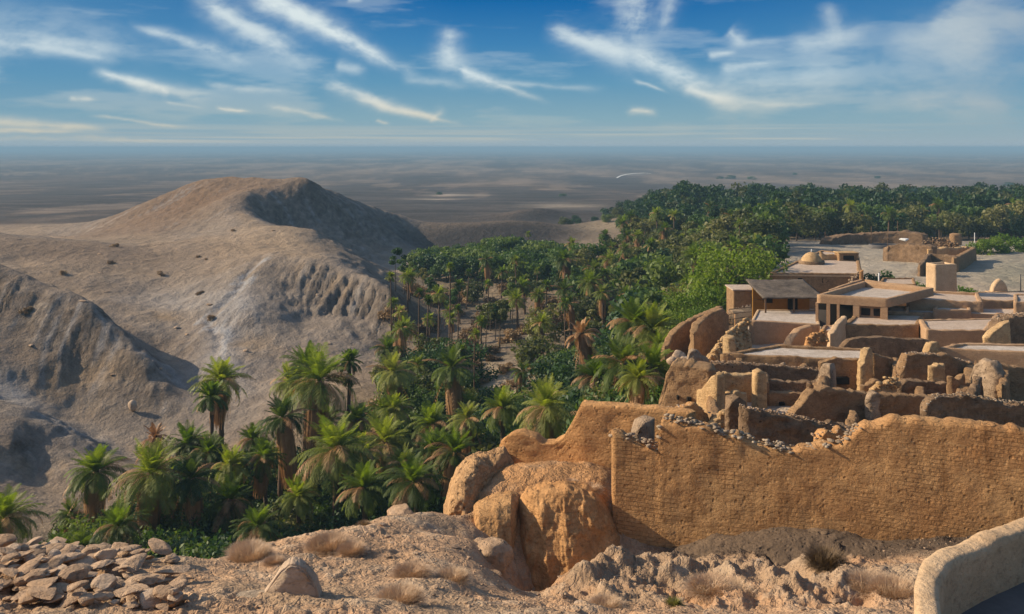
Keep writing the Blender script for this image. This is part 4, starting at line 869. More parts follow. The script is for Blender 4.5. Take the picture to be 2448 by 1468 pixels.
pavilion()
def upper_house():
    root, o, c3 = house('mud_house', 'large flat-roofed house with two small square windows, a dome on its roof', [(1840, 652), (2062, 655), (2052, 606), (1962, 598)], -11.5, 'adobe_brown', 'roof', .1, .35, seed=80, foot=-15.0)
    for f_ in (.32, .60):
        face_box(root, o, c3, 0, 1, f_-.035, f_+.035, -12.35, -11.95, .12, 'dark', 'window')
    face_box(root, o, c3, 0, 1, 0.0, 1.0, -11.78, -11.66, .10, 'plaster_pale', 'cornice', .06)
    c = flat_at(1940, 630, -11.6); V, T = ICO3; V = V[:]*np.array([1.05, 1.05, 1.15])*(1+.04*fbm(V*3, 3))[:, None]; V[:, 2] = np.maximum(V[:, 2], -.1)
    d = empty('dome', c, 'small rounded mud dome on the large flat roof', 'dome'); link('shell', mesh_np('shell', V, T, M['adobe_gold']), d)
    mb = MB(); mb.tube([(0, 0, -.1), (0, 0, .3)], 1.25, 20); link('drum', mb.build('drum', M['adobe_dark']), d)
    mb = MB(); mb.tube([(0, 0, 1.1), (0, 0, 1.45)], [.07, .03], 6); link('finial', mb.build('finial', M['white']), d)
    c = flat_at(2030, 624, -11.6); b = empty('stair_hut', c, 'small stair hut of brown brick on the large flat roof', 'hut')
    bev_box('wall', b, (-1.0, 0, -.2), (.9, 1.4, .75), 'adobe_brown', 0, .04); bev_box('roof_slab', b, (-1.1, -.1, .75), (1.0, 1.5, .85), 'adobe_gold', 0, .02); bev_box('opening', b, (-.6, -.03, .1), (.5, .05, .55), 'dark')
    c = flat_at(1988, 622, -11.6); link('roof_wall', mesh_np('roof_wall', *sweep([(-1.2, 0, .9, -.2), (-.6, .1, .55, -.2), (1.4, .2, .6, -.2)], .3, False, .15, .05, .08, 81)[0:2], M['adobe_gold']), None, c, 'low pinkish wall on the roof between dome and stair hut', 'wall')
    R('rubble_heap', 'dark bushy heap of rubble at the right end of the large flat-roofed house', [(2028, 680, 80), (2040, 655, 80), (2058, 642, 80.4)], .8, 'adobe_grey', cat='rubble', rough=.2, jag=.1, seed=82)
    R('wall_stub', 'narrow brick pier beside the dark bushy heap of rubble', [(2056, 650, 79), (2066, 645, 79)], .35, 'adobe', rough=.03, jag=.02, seed=83)
upper_house()
def watch_tower():
    c = P(2257, 632, 74); o = np.array([c[0], c[1], CZ-14.4]); root = empty('square_tower', o, 'plain square mud tower with a bright left side', 'tower')
    h = c[2]-o[2]; s = [(-1.08, .9), (-.72, 0), (1.08, .05), (.8, 1.6)]
    V, Fq = sweep([(x, y, h, -.5) for x, y in s], .25, True, .15, .012, .01, 3, .02, .4, vmax=20); link('wall', mesh_np('wall', V, Fq, M['plaster_pale']), root)
    me = sheet(inset(s, .12), h-.12, 2, .01, (0, 0, 0), .4); me.materials.append(M['roof']); link('roof', me, root)
    bev_box('ledge', root, (-.75, -.28, 1.0), (.35, -.03, 1.08), 'plaster_pale', 0, .01)
watch_tower()
def arch_dome():
    c = P(2388, 704, 76); o = c; root = empty('dome', o, 'small pointed half dome of pinkish plaster on the right-hand roofs', 'dome')
    V, T = ICO3; V = V.copy()*np.array([.72, .8, 1.2]); V[:, 2] = np.where(V[:, 2] > 0, V[:, 2]*(1+.15*(1-np.hypot(V[:, 0], V[:, 1]))), V[:, 2]*.1); V[:, 1] = np.maximum(V[:, 1], -.25)
    link('shell', mesh_np('shell', V*(1+.03*fbm(V*4, 3))[:, None], T, M['plaster_pale']), root)
    bev_box('plinth', root, (-1.0, -.35, -.5), (-.6, .5, .25), 'plaster_pale', 0, .05); bev_box('opening', root, (-.18, -.30, -.02), (.02, -.2, .2), 'dark')
arch_dome()
# cross walls that close the roofless rooms, running away from the viewer
for q_, (lb, prof, th, mt) in enumerate([
 ('cross wall running back from the dark stump towards the ruined tower', [(1718, 990, 32), (1712, 962, 35.5), (1706, 940, 38)], .28, 'adobe_brown'),
 ('cross wall behind the pinkish pillar, lit on its left side', [(1838, 905, 41), (1834, 890, 43.5)], .28, 'adobe_brown'),
 ('short cross wall joining the two low stepped walls', [(1948, 950, 40.8), (1960, 915, 43.2)], .28, 'adobe_brown'),
 ('cross wall running back from the crest of the broad brown wall', [(1962, 936, 36.2), (1976, 905, 41), (1985, 892, 44)], .3, 'adobe_brown'),
 ('cross wall in the middle of the ruins with a lit left face', [(2128, 948, 37), (2138, 920, 41)], .3, 'adobe_brown'),
 ('long cross wall below the box-shaped room, sloping down towards the viewer', [(2216, 952, 37), (2206, 925, 41)], .3, 'adobe_brown'),
 ('cross wall right of the box-shaped room, running up to the jagged pier', [(2306, 950, 37.4), (2322, 910, 41), (2330, 872, 44.5)], .4, 'adobe_brown'),
 ('cross wall from the grey-topped wall to the jagged pier', [(2330, 948, 31.5), (2340, 930, 35), (2346, 905, 38.5)], .3, 'adobe_dark'),
 ('low cross wall between the sloping rubble wall and the broad brown wall', [(1852, 990, 30), (1880, 1000, 34.6)], .28, 'adobe_brown'),
 ('second low cross wall behind the sloping rubble wall', [(2040, 1030, 30.5), (2050, 985, 35.8)], .28, 'adobe_brown'),
 ('cross wall behind the ruined tower, rising to the grey crag', [(1700, 890, 39.5), (1694, 872, 43)], .28, 'adobe_brown'),
 ('cross wall under the long flat house, left', [(1768, 878, 45), (1776, 860, 48)], .32, 'adobe_brown'),
 ('cross wall under the long flat house, right', [(1922, 886, 45.3), (1932, 868, 47.6)], .32, 'adobe_brown'),
 ('cross wall right of the rounded leaning wall', [(2150, 890, 44), (2146, 858, 48)], .28, 'adobe_brown'),
 ('thin cross wall in shadow right of the jagged pier', [(2404, 930, 36), (2412, 890, 41)], .28, 'adobe_brown')]):
    R('cross_wall', lb, prof, th, mt, rough=.07, jag=.12, seed=120+q_)
# a second rank of low broken partitions
for q_, (lb, prof, mt) in enumerate([
 ('low broken partition at the foot of the golden low wall', [(1722, 935, 37.5), (1790, 940, 37.8)], 'adobe_gold'),
 ('low broken partition in front of the narrow leaning pier', [(1930, 925, 39.5), (1975, 935, 39.5), (2000, 930, 39.6)], 'adobe_dark'),
 ('low broken partition between the thin wall end and the rounded brown wall', [(2062, 925, 39.6), (2095, 912, 39.8), (2118, 922, 40)], 'adobe_brown'),
 ('stub of partition inside the box-shaped room', [(2225, 882, 42), (2262, 876, 42.2)], 'adobe_gold'),
 ('stub of partition left of the jagged pier', [(2270, 905, 40), (2312, 900, 40.2)], 'adobe_brown'),
 ('broken partition right of the box-shaped room', [(2335, 862, 46.5), (2392, 866, 46.8)], 'adobe_brown'),
 ('low partition behind the stone-capped wall, far left', [(1640, 1000, 27.5), (1690, 1012, 27.8)], 'adobe_gold')]):
    R('partition', lb, prof, .3, mt, rough=.07, jag=.16, seed=150+q_)
# more flat-roofed houses and roof terraces packed between the larger ones
for q_, a_ in enumerate([
 ('small flat house tucked behind the slanting round buttress', [(1960, 790), (2012, 792), (2008, 778), (1972, 776)], -12.9, 'plaster', 'roof'),
 ('narrow roof terrace between the pavilion and the brown-fronted house', [(2060, 742), (2168, 745), (2172, 732), (2090, 730)], -12.0, 'plaster', 'roof'),
 ('low house wall with a plain front, under the small arched dome', [(2230, 740), (2322, 742), (2318, 730), (2240, 728)], -12.0, 'plaster', 'roof_white'),
 ('roof terrace behind the square house, reaching towards the right edge', [(2362, 768), (2470, 770), (2470, 752), (2380, 752)], -12.1, 'plaster', 'roof'),
 ('square brown house behind the open-fronted one', [(2100, 678), (2190, 680), (2186, 664), (2110, 664)], -11.9, 'adobe_brown', 'roof'),
 ('low brown shed left of the large flat-roofed house', [(1768, 668), (1838, 668), (1838, 654), (1780, 654)], -12.6, 'adobe_brown', 'roof')]):
    house('mud_house', a_[0], a_[1], a_[2], a_[3], a_[4], .1, .22, seed=170+q_)
# ---- the open ground beyond: mud compound, pool wall, poles
R('mud_wall', 'rounded brown wall of the far mud compound, facing the open ground', [(2119, 604, 122), (2124, 588, 122), (2150, 583, 121), (2190, 584, 119), (2232, 590, 117)], 1.4, 'adobe_dark', rough=.18, jag=.12, seed=90, res=.3)
R('mud_wall', 'long right-hand wall of the far mud compound, casting a broad shadow', [(2287, 618, 107), (2310, 605, 114), (2334, 592, 122)], .6, 'adobe_brown', rough=.05, jag=.04, seed=91, res=.3)
R('mud_wall', 'inner wall of the far mud compound with an ochre top', [(2225, 598, 117), (2260, 592, 119), (2330, 592, 123)], .7, 'adobe_gold', rough=.08, jag=.1, seed=92, res=.3)
R('rubble_bank', 'low crumbling bank of walls inside the far mud compound', [(2190, 588, 128), (2222, 566, 128), (2262, 568, 127), (2296, 582, 126)], 1.8, 'adobe_dark', cat='rubble', rough=.25, jag=.2, seed=93, res=.3)
R('mud_wall', 'dark low wall of the far mud compound nearest the square tower', [(2205, 632, 103), (2226, 606, 110), (2290, 614, 108)], .5, 'adobe_dark', rough=.1, jag=.1, seed=94, res=.25)
R('earth_bank', 'long brown earth bank in front of the distant grove', [(1982, 574, 150), (2010, 564, 152), (2060, 559, 153), (2130, 556, 152), (2165, 553, 151), (2215, 562, 149)], 2.0, 'adobe_dark', cat='bank', rough=.2, jag=.15, seed=95, res=.4)
R('wall_block', 'square brown block standing against the distant grove', [(2276, 560, 150), (2303, 560, 150)], 1.6, 'adobe_brown', rough=.1, jag=.1, seed=96, res=.3)
R('rubble_heap', 'stepped stone heap at the foot of the distant grove, near the right edge', [(2335, 576, 150), (2358, 566, 150), (2392, 574, 150)], 1.6, 'adobe_grey', cat='rubble', rough=.25, jag=.15, seed=97, res=.3)
def pool():
    c = P(2118, 578, 142); root = empty('water_tank', (c[0], c[1], tz(c[0], c[1])), 'low open water tank with dark blue sides on the far open ground', 'water tank')
    th = np.linspace(0, 2*np.pi, 28, endpoint=False); V, Fq = sweep([(2.7*math.cos(a), 1.6*math.sin(a), .75, -.4) for a in th], .18, True, .4, .02, 0, 3, .0)
    me = mesh_np('wall', V, Fq, M['floor_shade_tank_wall']); link('wall', me, root)
    me = sheet([(2.5*math.cos(a), 1.4*math.sin(a)) for a in th], .45, 1, .0); m_ = mat_plain('tank_water', (.02, .05, .085), .1, 1, .1); me.materials.append(m_); link('water_surface', me, root)
    V, T = stone_shape(77, .9, .6, .28); link('tarpaulin', mesh_np('tarpaulin', V, T, M['white']), None, P(2163, 573, 143), 'crumpled white tarpaulin beside the low water tank', 'tarpaulin')
pool()
def pole(label, px, py0, py1, D, r=.05, mat='wood', cat='pole', name='pole'):
    a = P(px, py1, D); b = P(px, py0, D); mb = MB(); g_ = min(a[2], tz(a[0], a[1]))-.2
    mb.tube([(0, 0, g_-a[2]), (0, 0, (b[2]-a[2])*.5), (0, 0, b[2]-a[2])], [r, r*.85, r*.7], 7); return link(name, mb.build(name, M[mat]), None, (a[0], a[1], a[2]), label, cat)
pole('thin wooden pole beside the low water tank, left', 2083, 541, 566, 150, .06); pole('thin grey pole between the water tank and the compound', 2122, 552, 600, 125, .045)
pole('slender pole on the far left of the open ground by the grove', 2146, 528, 560, 155, .06); pole('pale pole beside the square brown block', 2330, 556, 590, 140, .06, 'white')
pole('dark metal post on the grass at the right edge', 2440, 656, 702, 78, .05, 'metal', 'post', 'metal_post'); pole('short white post among the village shrubs', 2101, 653, 668, 80, .08, 'white', 'post', 'white_post')
def kiosk():
    c = P(1862, 572, 150); r = empty('kiosk', (c[0], c[1], tz(c[0], c[1])), 'tiny pale kiosk at the edge of the distant grove', 'kiosk')
    bev_box('wall', r, (-.7, -.5, -.3), (.7, .5, 1.5), 'adobe_grey'); bev_box('roof_slab', r, (-.9, -.7, 1.5), (.9, .7, 1.65), 'plaster_pale'); bev_box('opening', r, (-.45, -.53, .5), (.45, -.45, 1.2), 'dark')
kiosk()
def fence():
    a = P(1742, 764, 60); b = P(1796, 766, 61); root = empty('lattice_fence', a-np.array([0, 0, .2]), 'weathered lattice fence of thin sticks above the sunlit ramp', 'fence')
    mb = MB(); d = b-a
    for k in range(22):
        q = d*k/21; mb.box((q[0]-.018, q[1]-.018, -.4), (q[0]+.018, q[1]+.018, .95+random.uniform(-.1, .12)))
    link('stake_row', mb.build('stake_row', M['stone_grey'], smooth=False), root)
    for z in (.2, .55, .88):
        mb = MB(); mb.tube([(0, -.03, z), (d[0]*.5, d[1]*.5-.03, z+.02), (d[0], d[1]-.03, z)], .022, 5); link('rail', mb.build('rail', M['wood']), root)
fence()
def well_kiosk():
    c = P(1762, 735, 64); o = np.array([c[0], c[1], CZ-13.4]); r = empty('planter', o, 'small round stone planter with a pillar, left of the brown annex', 'planter')
    mb = MB(); mb.tube([(0, 0, -.4), (0, 0, .35), (0, 0, .45)], [.75, .72, .66], 18); link('basin', mb.build('basin', M['adobe_dark']), r)
    bev_box('pillar', r, (-.15, -.1, .4), (.15, .2, 1.5), 'adobe', 0, .03); bev_box('cap', r, (-.4, -.3, 1.5), (.4, .4, 1.62), 'plaster_pale', 0, .02)
well_kiosk()
# ------------------------------------------------------------------ vegetation
def leaf_quads(C_, N_, size, r, asp=.62):
    """bent leaf-clump quads at points C_ with rough normals N_"""
    n_ = len(C_); N_ = N_/(np.linalg.norm(N_, axis=1, keepdims=True)+1e-9)
    a = np.cross(N_, r.normal(size=(n_, 3))); a /= np.linalg.norm(a, axis=1, keepdims=True)+1e-9; b = np.cross(N_, a)
    s = np.broadcast_to(np.asarray(size), (n_,))[:, None]*r.uniform(.6, 1.35, (n_, 1))
    V = np.stack([C_-a*s, C_-b*s*asp+N_*s*.15, C_+a*s*1.1-N_*s*.2, C_+b*s*asp+N_*s*.1], 1)
    return V.reshape(-1, 3), np.arange(n_*4).reshape(-1, 4)
def lobes(r, n_, w, h0, h1, top=1.0):
    L = []
    for k in range(n_):
        t = r.uniform(); z = h0+(h1-h0)*t; rad = w*(.55+.45*math.sin(math.pi*min(1, .15+.85*t*.9)))*.62
        a = r.uniform(0, 6.283); q = rad*math.sqrt(r.uniform(.05, 1))
        L.append((q*math.cos(a)*1.12, q*math.sin(a)*1.12, z, w*r.uniform(.17, .33)))
    L.append((0, 0, h1-w*.2, w*.30*top)); return L
def crown(seed, n_leaf, size, w, h0, h1, nl=9, squash=.8):
    r = np.random.default_rng(seed); L = lobes(r, nl, w, h0, h1); pr = np.array([l[3]**2 for l in L]); pr /= pr.sum()
    k = r.choice(len(L), n_leaf, p=pr); Lc = np.array(L)[k]
    d = r.normal(size=(n_leaf, 3)); d /= np.linalg.norm(d, axis=1, keepdims=True)
    rad = Lc[:, 3]*(1-.5*r.uniform(0, 1, n_leaf)**2.4)*(1+.12*r.normal(size=n_leaf))
    C_ = Lc[:, :3]+d*rad[:, None]*np.array([1, 1, squash])
    return leaf_quads(C_, d*1.0+r.normal(size=(n_leaf, 3))*.9+np.array([0, 0, .3]), size, r)
def branch_trunk(seed, h, r0, w, nb=5):
    mb = MB(); r = np.random.default_rng(seed); k = np.linspace(0, 1, 7)
    lean = r.normal(size=2)*.12*h*.3
    pts_ = np.stack([lean[0]*k**2+.05*h*.1*np.sin(k*5+seed), lean[1]*k**2, k*h-.3], 1); mb.tube(pts_, r0*(1-.6*k)*(1+.35*np.exp(-k*14)), 7)
    for q in range(nb):
        t = r.uniform(.35, .9); a = r.uniform(0, 6.283); s = pts_[int(t*6)]; L = w*r.uniform(.4, .75); kk = np.linspace(0, 1, 4)
        mb.tube(np.stack([s[0]+math.cos(a)*L*kk, s[1]+math.sin(a)*L*kk, s[2]+L*.7*kk**.8], 1), r0*.45*(1-.7*kk), 5)
    return mb
TEMPL = {}
def tree_template(key, name, seed, h, w, n_leaf, leaf, mat, trunk_r=.14, h0=.32, nl=13, squash=.8, bare=False):
    V, Q = crown(seed, n_leaf, leaf, w, h*h0+.2, h-w*.16, nl, squash)
    cm = mesh_np('crown', V, Q, M[mat], smooth=False)
    tm = branch_trunk(seed+1, h*.8, trunk_r, w*.55).build('trunk', M['bark'])
    TEMPL[key] = (name, tm, cm, h)
for k in range(5):
    tree_template(('oasis', k), 'oasis_tree', 100+k, 6.6+.5*(k % 3), 4.3+.35*(k % 2), 950, .34, ['leaf', 'leaf', 'leaf_olive', 'leaf_dark', 'leaf'][k], .15, .22, 17)
for k in range(3):
    tree_template(('olive', k), 'olive_tree', 130+k, 5.2+.4*k, 4.2, 950, .28, 'leaf_olive', .13, .25, 15)
for k in range(3):
    tree_template(('slim', k), 'slim_tree', 150+k, 7.2+.5*k, 1.9+.2*k, 620, .20, ['leaf_olive', 'leaf_dark', 'leaf'][k], .10, .55, 8, .6)
for k in range(3):
    tree_template(('bright', k), 'green_tree', 170+k, 5.4, 4.6, 5200, .125, 'leaf_bright', .16, .2, 26)
for k in range(4):
    V, Q = crown(200+k, 1500, .12, 2.2, .15, 1.6, 12, .8); TEMPL[('bush', k)] = ('bush', None, mesh_np('bush', V, Q, M[['leaf_bright', 'leaf_dark', 'leaf', 'leaf_olive'][k]], smooth=False), 1.7)
for k in range(3):
    V, Q = crown(240+k, 4200, .13, 3.6, .1, 3.4, 22, .85); TEMPL[('thicket', k)] = ('tall_bush', None, mesh_np('tall_bush', V, Q, M[['leaf_dark', 'leaf', 'leaf_olive'][k]], smooth=False), 3.6)
for k in range(2):
    V, Q = crown(220+k, 1100, .12, 1.8, .1, 1.1, 12, .8); TEMPL[('scrub', k)] = ('dry_scrub', None, mesh_np('dry_scrub', V, Q, M['drybush'], smooth=False), 1.3)
def place(key, x, y, s=1., rz=None, label='', cat='tree', group=None, sink=.15, z=None, sz=1.):
    name, tm, cm, h = TEMPL[key]; rz = random.uniform(0, 6.283) if rz is None else rz
    z = tz(x, y)-sink if z is None else z
    if tm is None:
        o = link(name, cm, None, (x, y, z), label, cat, group); o.rotation_euler = (0, 0, rz); o.scale = (s, s, s*sz); return o
    r = empty(name, (x, y, z), label, cat, group, rz, s); r.scale = (s, s, s*sz)
    link('trunk', tm, r); link('crown', cm, r); return r

# ---- date palms
def frond(mb, r, az, el0, L, droop, leaf_l, n_pair=20, width=.035, tw=0., z0=0., curl=1.):
    t = np.linspace(0, 1, 9); e = el0-droop*t**1.3
    dx = np.cos(e); dz = np.sin(e); st = L/8
    hx = np.concatenate([[0], np.cumsum((dx[:-1]+dx[1:])/2*st)]); hz = np.concatenate([[0], np.cumsum((dz[:-1]+dz[1:])/2*st)])
    ca, sa = math.cos(az), math.sin(az); side0 = np.array([-sa, ca, 0])
    c = np.stack([hx*ca, hx*sa, hz+z0], 1)
    ts = np.linspace(.14, .99, n_pair); pc = np.stack([np.interp(ts, t, c[:, i]) for i in range(3)], 1)
    ee = np.interp(ts, t, e); fw = np.stack([np.cos(ee)*ca, np.cos(ee)*sa, np.sin(ee)], 1); up = np.cross(fw, side0); up *= -1
    up = np.where(up[:, 2:3] < 0, -up, up)
    ll = leaf_l*np.sin(np.pi*np.clip(ts*.82+.14, 0, 1))**.7*r.uniform(.8, 1.15, n_pair)
    for sd in (-1, 1):
        d = side0[None]*sd*.78+fw*.62+up*(.25-.55*curl*r.uniform(.3, 1, (n_pair, 1)))+np.array([0, 0, -.18])
        d /= np.linalg.norm(d, axis=1, keepdims=True); wv_ = np.cross(d, up); wv_ /= np.linalg.norm(wv_, axis=1, keepdims=True)+1e-9
        wv_ = wv_*width+up*width*.35*sd
        tip = pc+d*ll[:, None]+np.array([0, 0, -1.])*ll[:, None]*.12; mid_ = pc+d*ll[:, None]*.5
        V = np.stack([pc-wv_*.5, pc+wv_*.5, mid_+wv_, mid_-wv_, tip+wv_*.15, tip-wv_*.15], 1).reshape(-1, 3); i = np.arange(n_pair)[:, None]*6
        mb.add(V, np.concatenate([i+np.array([[0, 1, 2, 3]]), i+np.array([[3, 2, 4, 5]])]))
    w_ = .03*(1-.7*t); V = np.concatenate([c-side0*w_[:, None], c+side0*w_[:, None]]); i = np.arange(8)
    mb.add(V, np.stack([i, i+1, i+10, i+9], 1)); return 2*2*n_pair+8
def palm_template(key, seed, L=2.3, n_up=16, n_low=22, skirt=150, skirt_l=1.7, bright='palm_bright', low='palm', spread=1.0, trunk_r=.17):
    r = np.random.default_rng(seed); mb = MB(); mi = []
    for k in range(n_up):
        n_ = frond(mb, r, k*2.4+r.uniform(-.3, .3), r.uniform(.75, 1.5), L*r.uniform(.62, .9), r.uniform(.2, 1.1), .40*L/2.3, 22, .020, curl=.4); mi += [0]*n_
    for k in range(n_low):
        n_ = frond(mb, r, k*2.4+r.uniform(-.4, .4), r.uniform(-.25, .85)*spread, L*r.uniform(.85, 1.1), r.uniform(1.0, 2.3), .50*L/2.3, 24, .021, curl=1.); mi += [2 if r.uniform() < .16 else 1]*n_
    cm = mb.build('crown', [M[bright], M[low], M['dead']], smooth=False, mat_idx=mi)
    sm = None
    if skirt:
        mb = MB()
        for k in range(skirt):
            a = r.uniform(0, 6.283); q = r.uniform(.12, .72)*min(1, L/2.3); Ls = skirt_l*r.uniform(.55, 1.1); out = r.uniform(.0, .28); sw = r.uniform(-.12, .12)
            t = np.linspace(0, 1, 5); rad = .12+q*np.sin(np.clip(t*2.6, 0, 1.57))*.95+out*t*.2-.35*t*q
            ang = a+sw*t; c = np.stack([rad*np.cos(ang), rad*np.sin(ang), .05-Ls*t+.10*np.sin(t*3)], 1); w_ = r.uniform(.012, .045)*(1-.5*t)
            sd = np.array([-math.sin(a), math.cos(a), 0]); V = np.concatenate([c-sd*w_[:, None], c+sd*w_[:, None]]); i = np.arange(4)
            mb.add(V, np.stack([i, i+1, i+6, i+5], 1))
        for k in range(7):
            frond(mb, r, r.uniform(0, 6.283), r.uniform(-1.2, -.7), skirt_l*r.uniform(.7, .95), r.uniform(.2, .7), .22, 14, .02, curl=1.2)
        sm = mb.build('dead_skirt', M['dead'], smooth=False)
    tb = MB(); k = np.linspace(0, 1, 26); tb.tube(np.stack([.04*np.sin(k*4+seed), .04*np.cos(k*3+seed), k-1.0], 1), trunk_r*(1+.16*(np.arange(26) % 2)-.12*k)*(1+.3*np.exp(-k*9)), 9)
    TEMPL[key] = (cm, sm, tb.build('trunk', M['trunk']))
palm_template(('palm', 0), 1, 2.6, 24, 40, 520, 3.7)
palm_template(('palm', 1), 2, 2.2, 26, 36, 460, 2.9)
palm_template(('palm', 2), 3, 2.7, 24, 52, 90, 1.6, low='palm')
palm_template(('palm', 3), 4, 1.4, 34, 26, 0, 1, trunk_r=.12)
palm_template(('palm', 4), 5, 2.1, 28, 38, 0, 1)
palm_template(('palm', 5), 6, 1.3, 8, 12, 420, 2.3, 'dead', 'dead')
palm_template(('palm', 6), 7, 2.0, 18, 28, 560, 4.0, 'palm', 'palm')
def palm(k, px, py, D, s=1., label='', group=None, gz=None, tl=None, name='date_palm', cat='palm', skirt=True):
    c = P(px, py, D); g0 = tz(c[0], c[1]); H = max(c[2]-g0, .45) if tl is None else tl
    root = empty(name, (c[0], c[1], max(c[2], g0+.45)-H), label, cat, group, 0)
    cm, sm, tm = TEMPL[('palm', k)]; rz = random.uniform(0, 6.283); tl_ = (random.gauss(0, .13), random.gauss(0, .13)); root.rotation_euler = (random.gauss(0, .03), random.gauss(0, .03), 0)
    for nm, me, sc in (('trunk', tm, (s, s, H+.25)), ('crown', cm, (s, s, s)), ('dead_skirt', sm, (s, s, s))):
        if me is None or (nm == 'dead_skirt' and not skirt): continue
        o = link(nm, me, root, (0, 0, H)); o.scale = sc; o.rotation_euler = (0, 0, rz) if nm == 'trunk' else (tl_[0], tl_[1], rz)
    return root
PG = 'date palms in the near gorge'
for a in [
 (0, 358, 1132, 55, 1.05, 'tall date palm with drooping fronds, straw skirt and bare red trunk, front left'),
 (6, 462, 1146, 55, .95, 'date palm with upright leaf tuft and ragged orange skirt beside the drooping front-left palm'),
 (1, 220, 1128, 57, 1.05, 'date palm with yellow-green crown and brown skirt, left end of the stand'),
 (2, 282, 1262, 50, .62, 'low young palm with upright fronds in front of the leftmost palms'),
 (2, 8, 1246, 46, .80, 'dark feathery palm cut by the left edge of the picture'),
 (3, 506, 950, 66, 1.15, 'slim palm with a small ball-shaped crown on a thin dark trunk'),
 (1, 527, 912, 71, 1.15, 'palm with a dense dark crown and broad brown skirt, behind the slim ball-crowned palm'),
 (0, 768, 912, 70, 1.35, 'big shaggy palm with a wide straw skirt, tallest of the middle stand'),
 (4, 726, 880, 73, 1.1, 'palm crown rising behind the big shaggy palm'),
 (3, 832, 862, 73, 1.0, 'very tall thin palm with a tiny round crown standing before the grey hillside'),
 (6, 668, 1000, 62, 1.05, 'palm with thin green fronds over a long orange skirt and tall bare trunk, centre left'),
 (2, 800, 1078, 58, 1.1, 'wide weeping palm clump with several dark trunks, in the centre of the stand'),
 (0, 915, 1058, 64, 1.0, 'palm with bright upright fronds right of the weeping clump'),
 (6, 942, 892, 78, 1.2, 'olive-green palm with an orange skirt below the scree slope'),
 (6, 1078, 882, 76, 1.25, 'tall olive palm with a thin dark trunk and a brown skirt, right of centre'),
 (0, 1300, 974, 52, .85, 'palm with a straw-hung trunk just behind the plain orange wall'),
 (4, 1202, 978, 58, .85, 'small open palm left of the palm behind the orange wall'),
 (4, 1040, 1012, 64, .95, 'dark green palm among leaning trunks, middle of the grove'),
 (4, 1036, 1072, 60, .85, 'lower dark palm beneath the leaning trunks'),
 (5, 1388, 800, 72, 1.3, 'shaggy dark palm stump with hanging brown fronds before the dense trees'),
 (4, 1512, 772, 67, 1.15, 'bright leafy palm left of the rounded retaining wall'),
 (4, 1558, 790, 66, 1.2, 'broad green palm touching the rounded retaining wall'),
 (6, 1494, 868, 50, 1.0, 'palm with long dry skirt left of the ruined tower'),
 (2, 614, 1262, 51, .6, 'young palm with spiky bright fronds at the edge of the near slope'),
 (4, 452, 1064, 67, .95, 'bushy palm with a round bright crown between the two skirted palms'),
 (5, 372, 1046, 71, 1.15, 'dead palm head of dry brown fronds behind the front-left palm'),
 (4, 690, 916, 73, 1.0, 'pale green palm left of the big shaggy palm'),
 (4, 560, 1112, 59, .8, 'short dark palm in the shade of the left stand'),
 (4, 880, 1170, 54, .95, 'dark blue-green palm low in the centre of the stand'),
 (2, 1010, 1150, 52, .75, 'low spreading palm beside the crumbling outer wall'),
 (4, 950, 980, 68, .8, 'small bright palm below the olive skirted palm'),
 (6, 1116, 1000, 62, .8, 'brown-skirted palm left of the mud wall ruins'),
 (4, 1420, 905, 55, .8, 'round green palm in the hollow left of the ruined tower'),
 (0, 1560, 880, 50, .75, 'small palm leaning on the ruined tower'),
 (1, 640, 1090, 60, .8, 'short palm with drooping crown under the orange-skirted palm'),
 (4, 850, 1000, 68, .75, 'small bright palm between the shaggy palm and the bright upright one')]:
    palm(a[0], a[1], a[2], a[3], a[4]*1.06, a[5], PG)
for q, (px, py, D, top, lb) in enumerate([(1075, 690, 95, 640, 'tallest bare pole trunk rising above the dry thicket'), (936, 700, 97, 660, 'pole-like trunk standing against the grey cliff'), (1000, 725, 95, 700, 'bare pole trunk second from the cliff'), (1018, 730, 98, 715, 'bare pole trunk nearest the middle of the dry thicket'), (1095, 770, 92, 740, 'short bare pole trunk right of the tallest one'), (1264, 570, 190, 560, 'lone palm trunk with a tiny crown above the far dark trees'), (1132, 830, 80, 800, 'thin bare trunk beside the pale dry bank'), (826, 930, 71, 910, 'bare dark pole at the foot of the scree')]):
    palm(3, px, top, D, .55 if q != 5 else .7, lb, 'bare pole trunks', name='slim_palm')
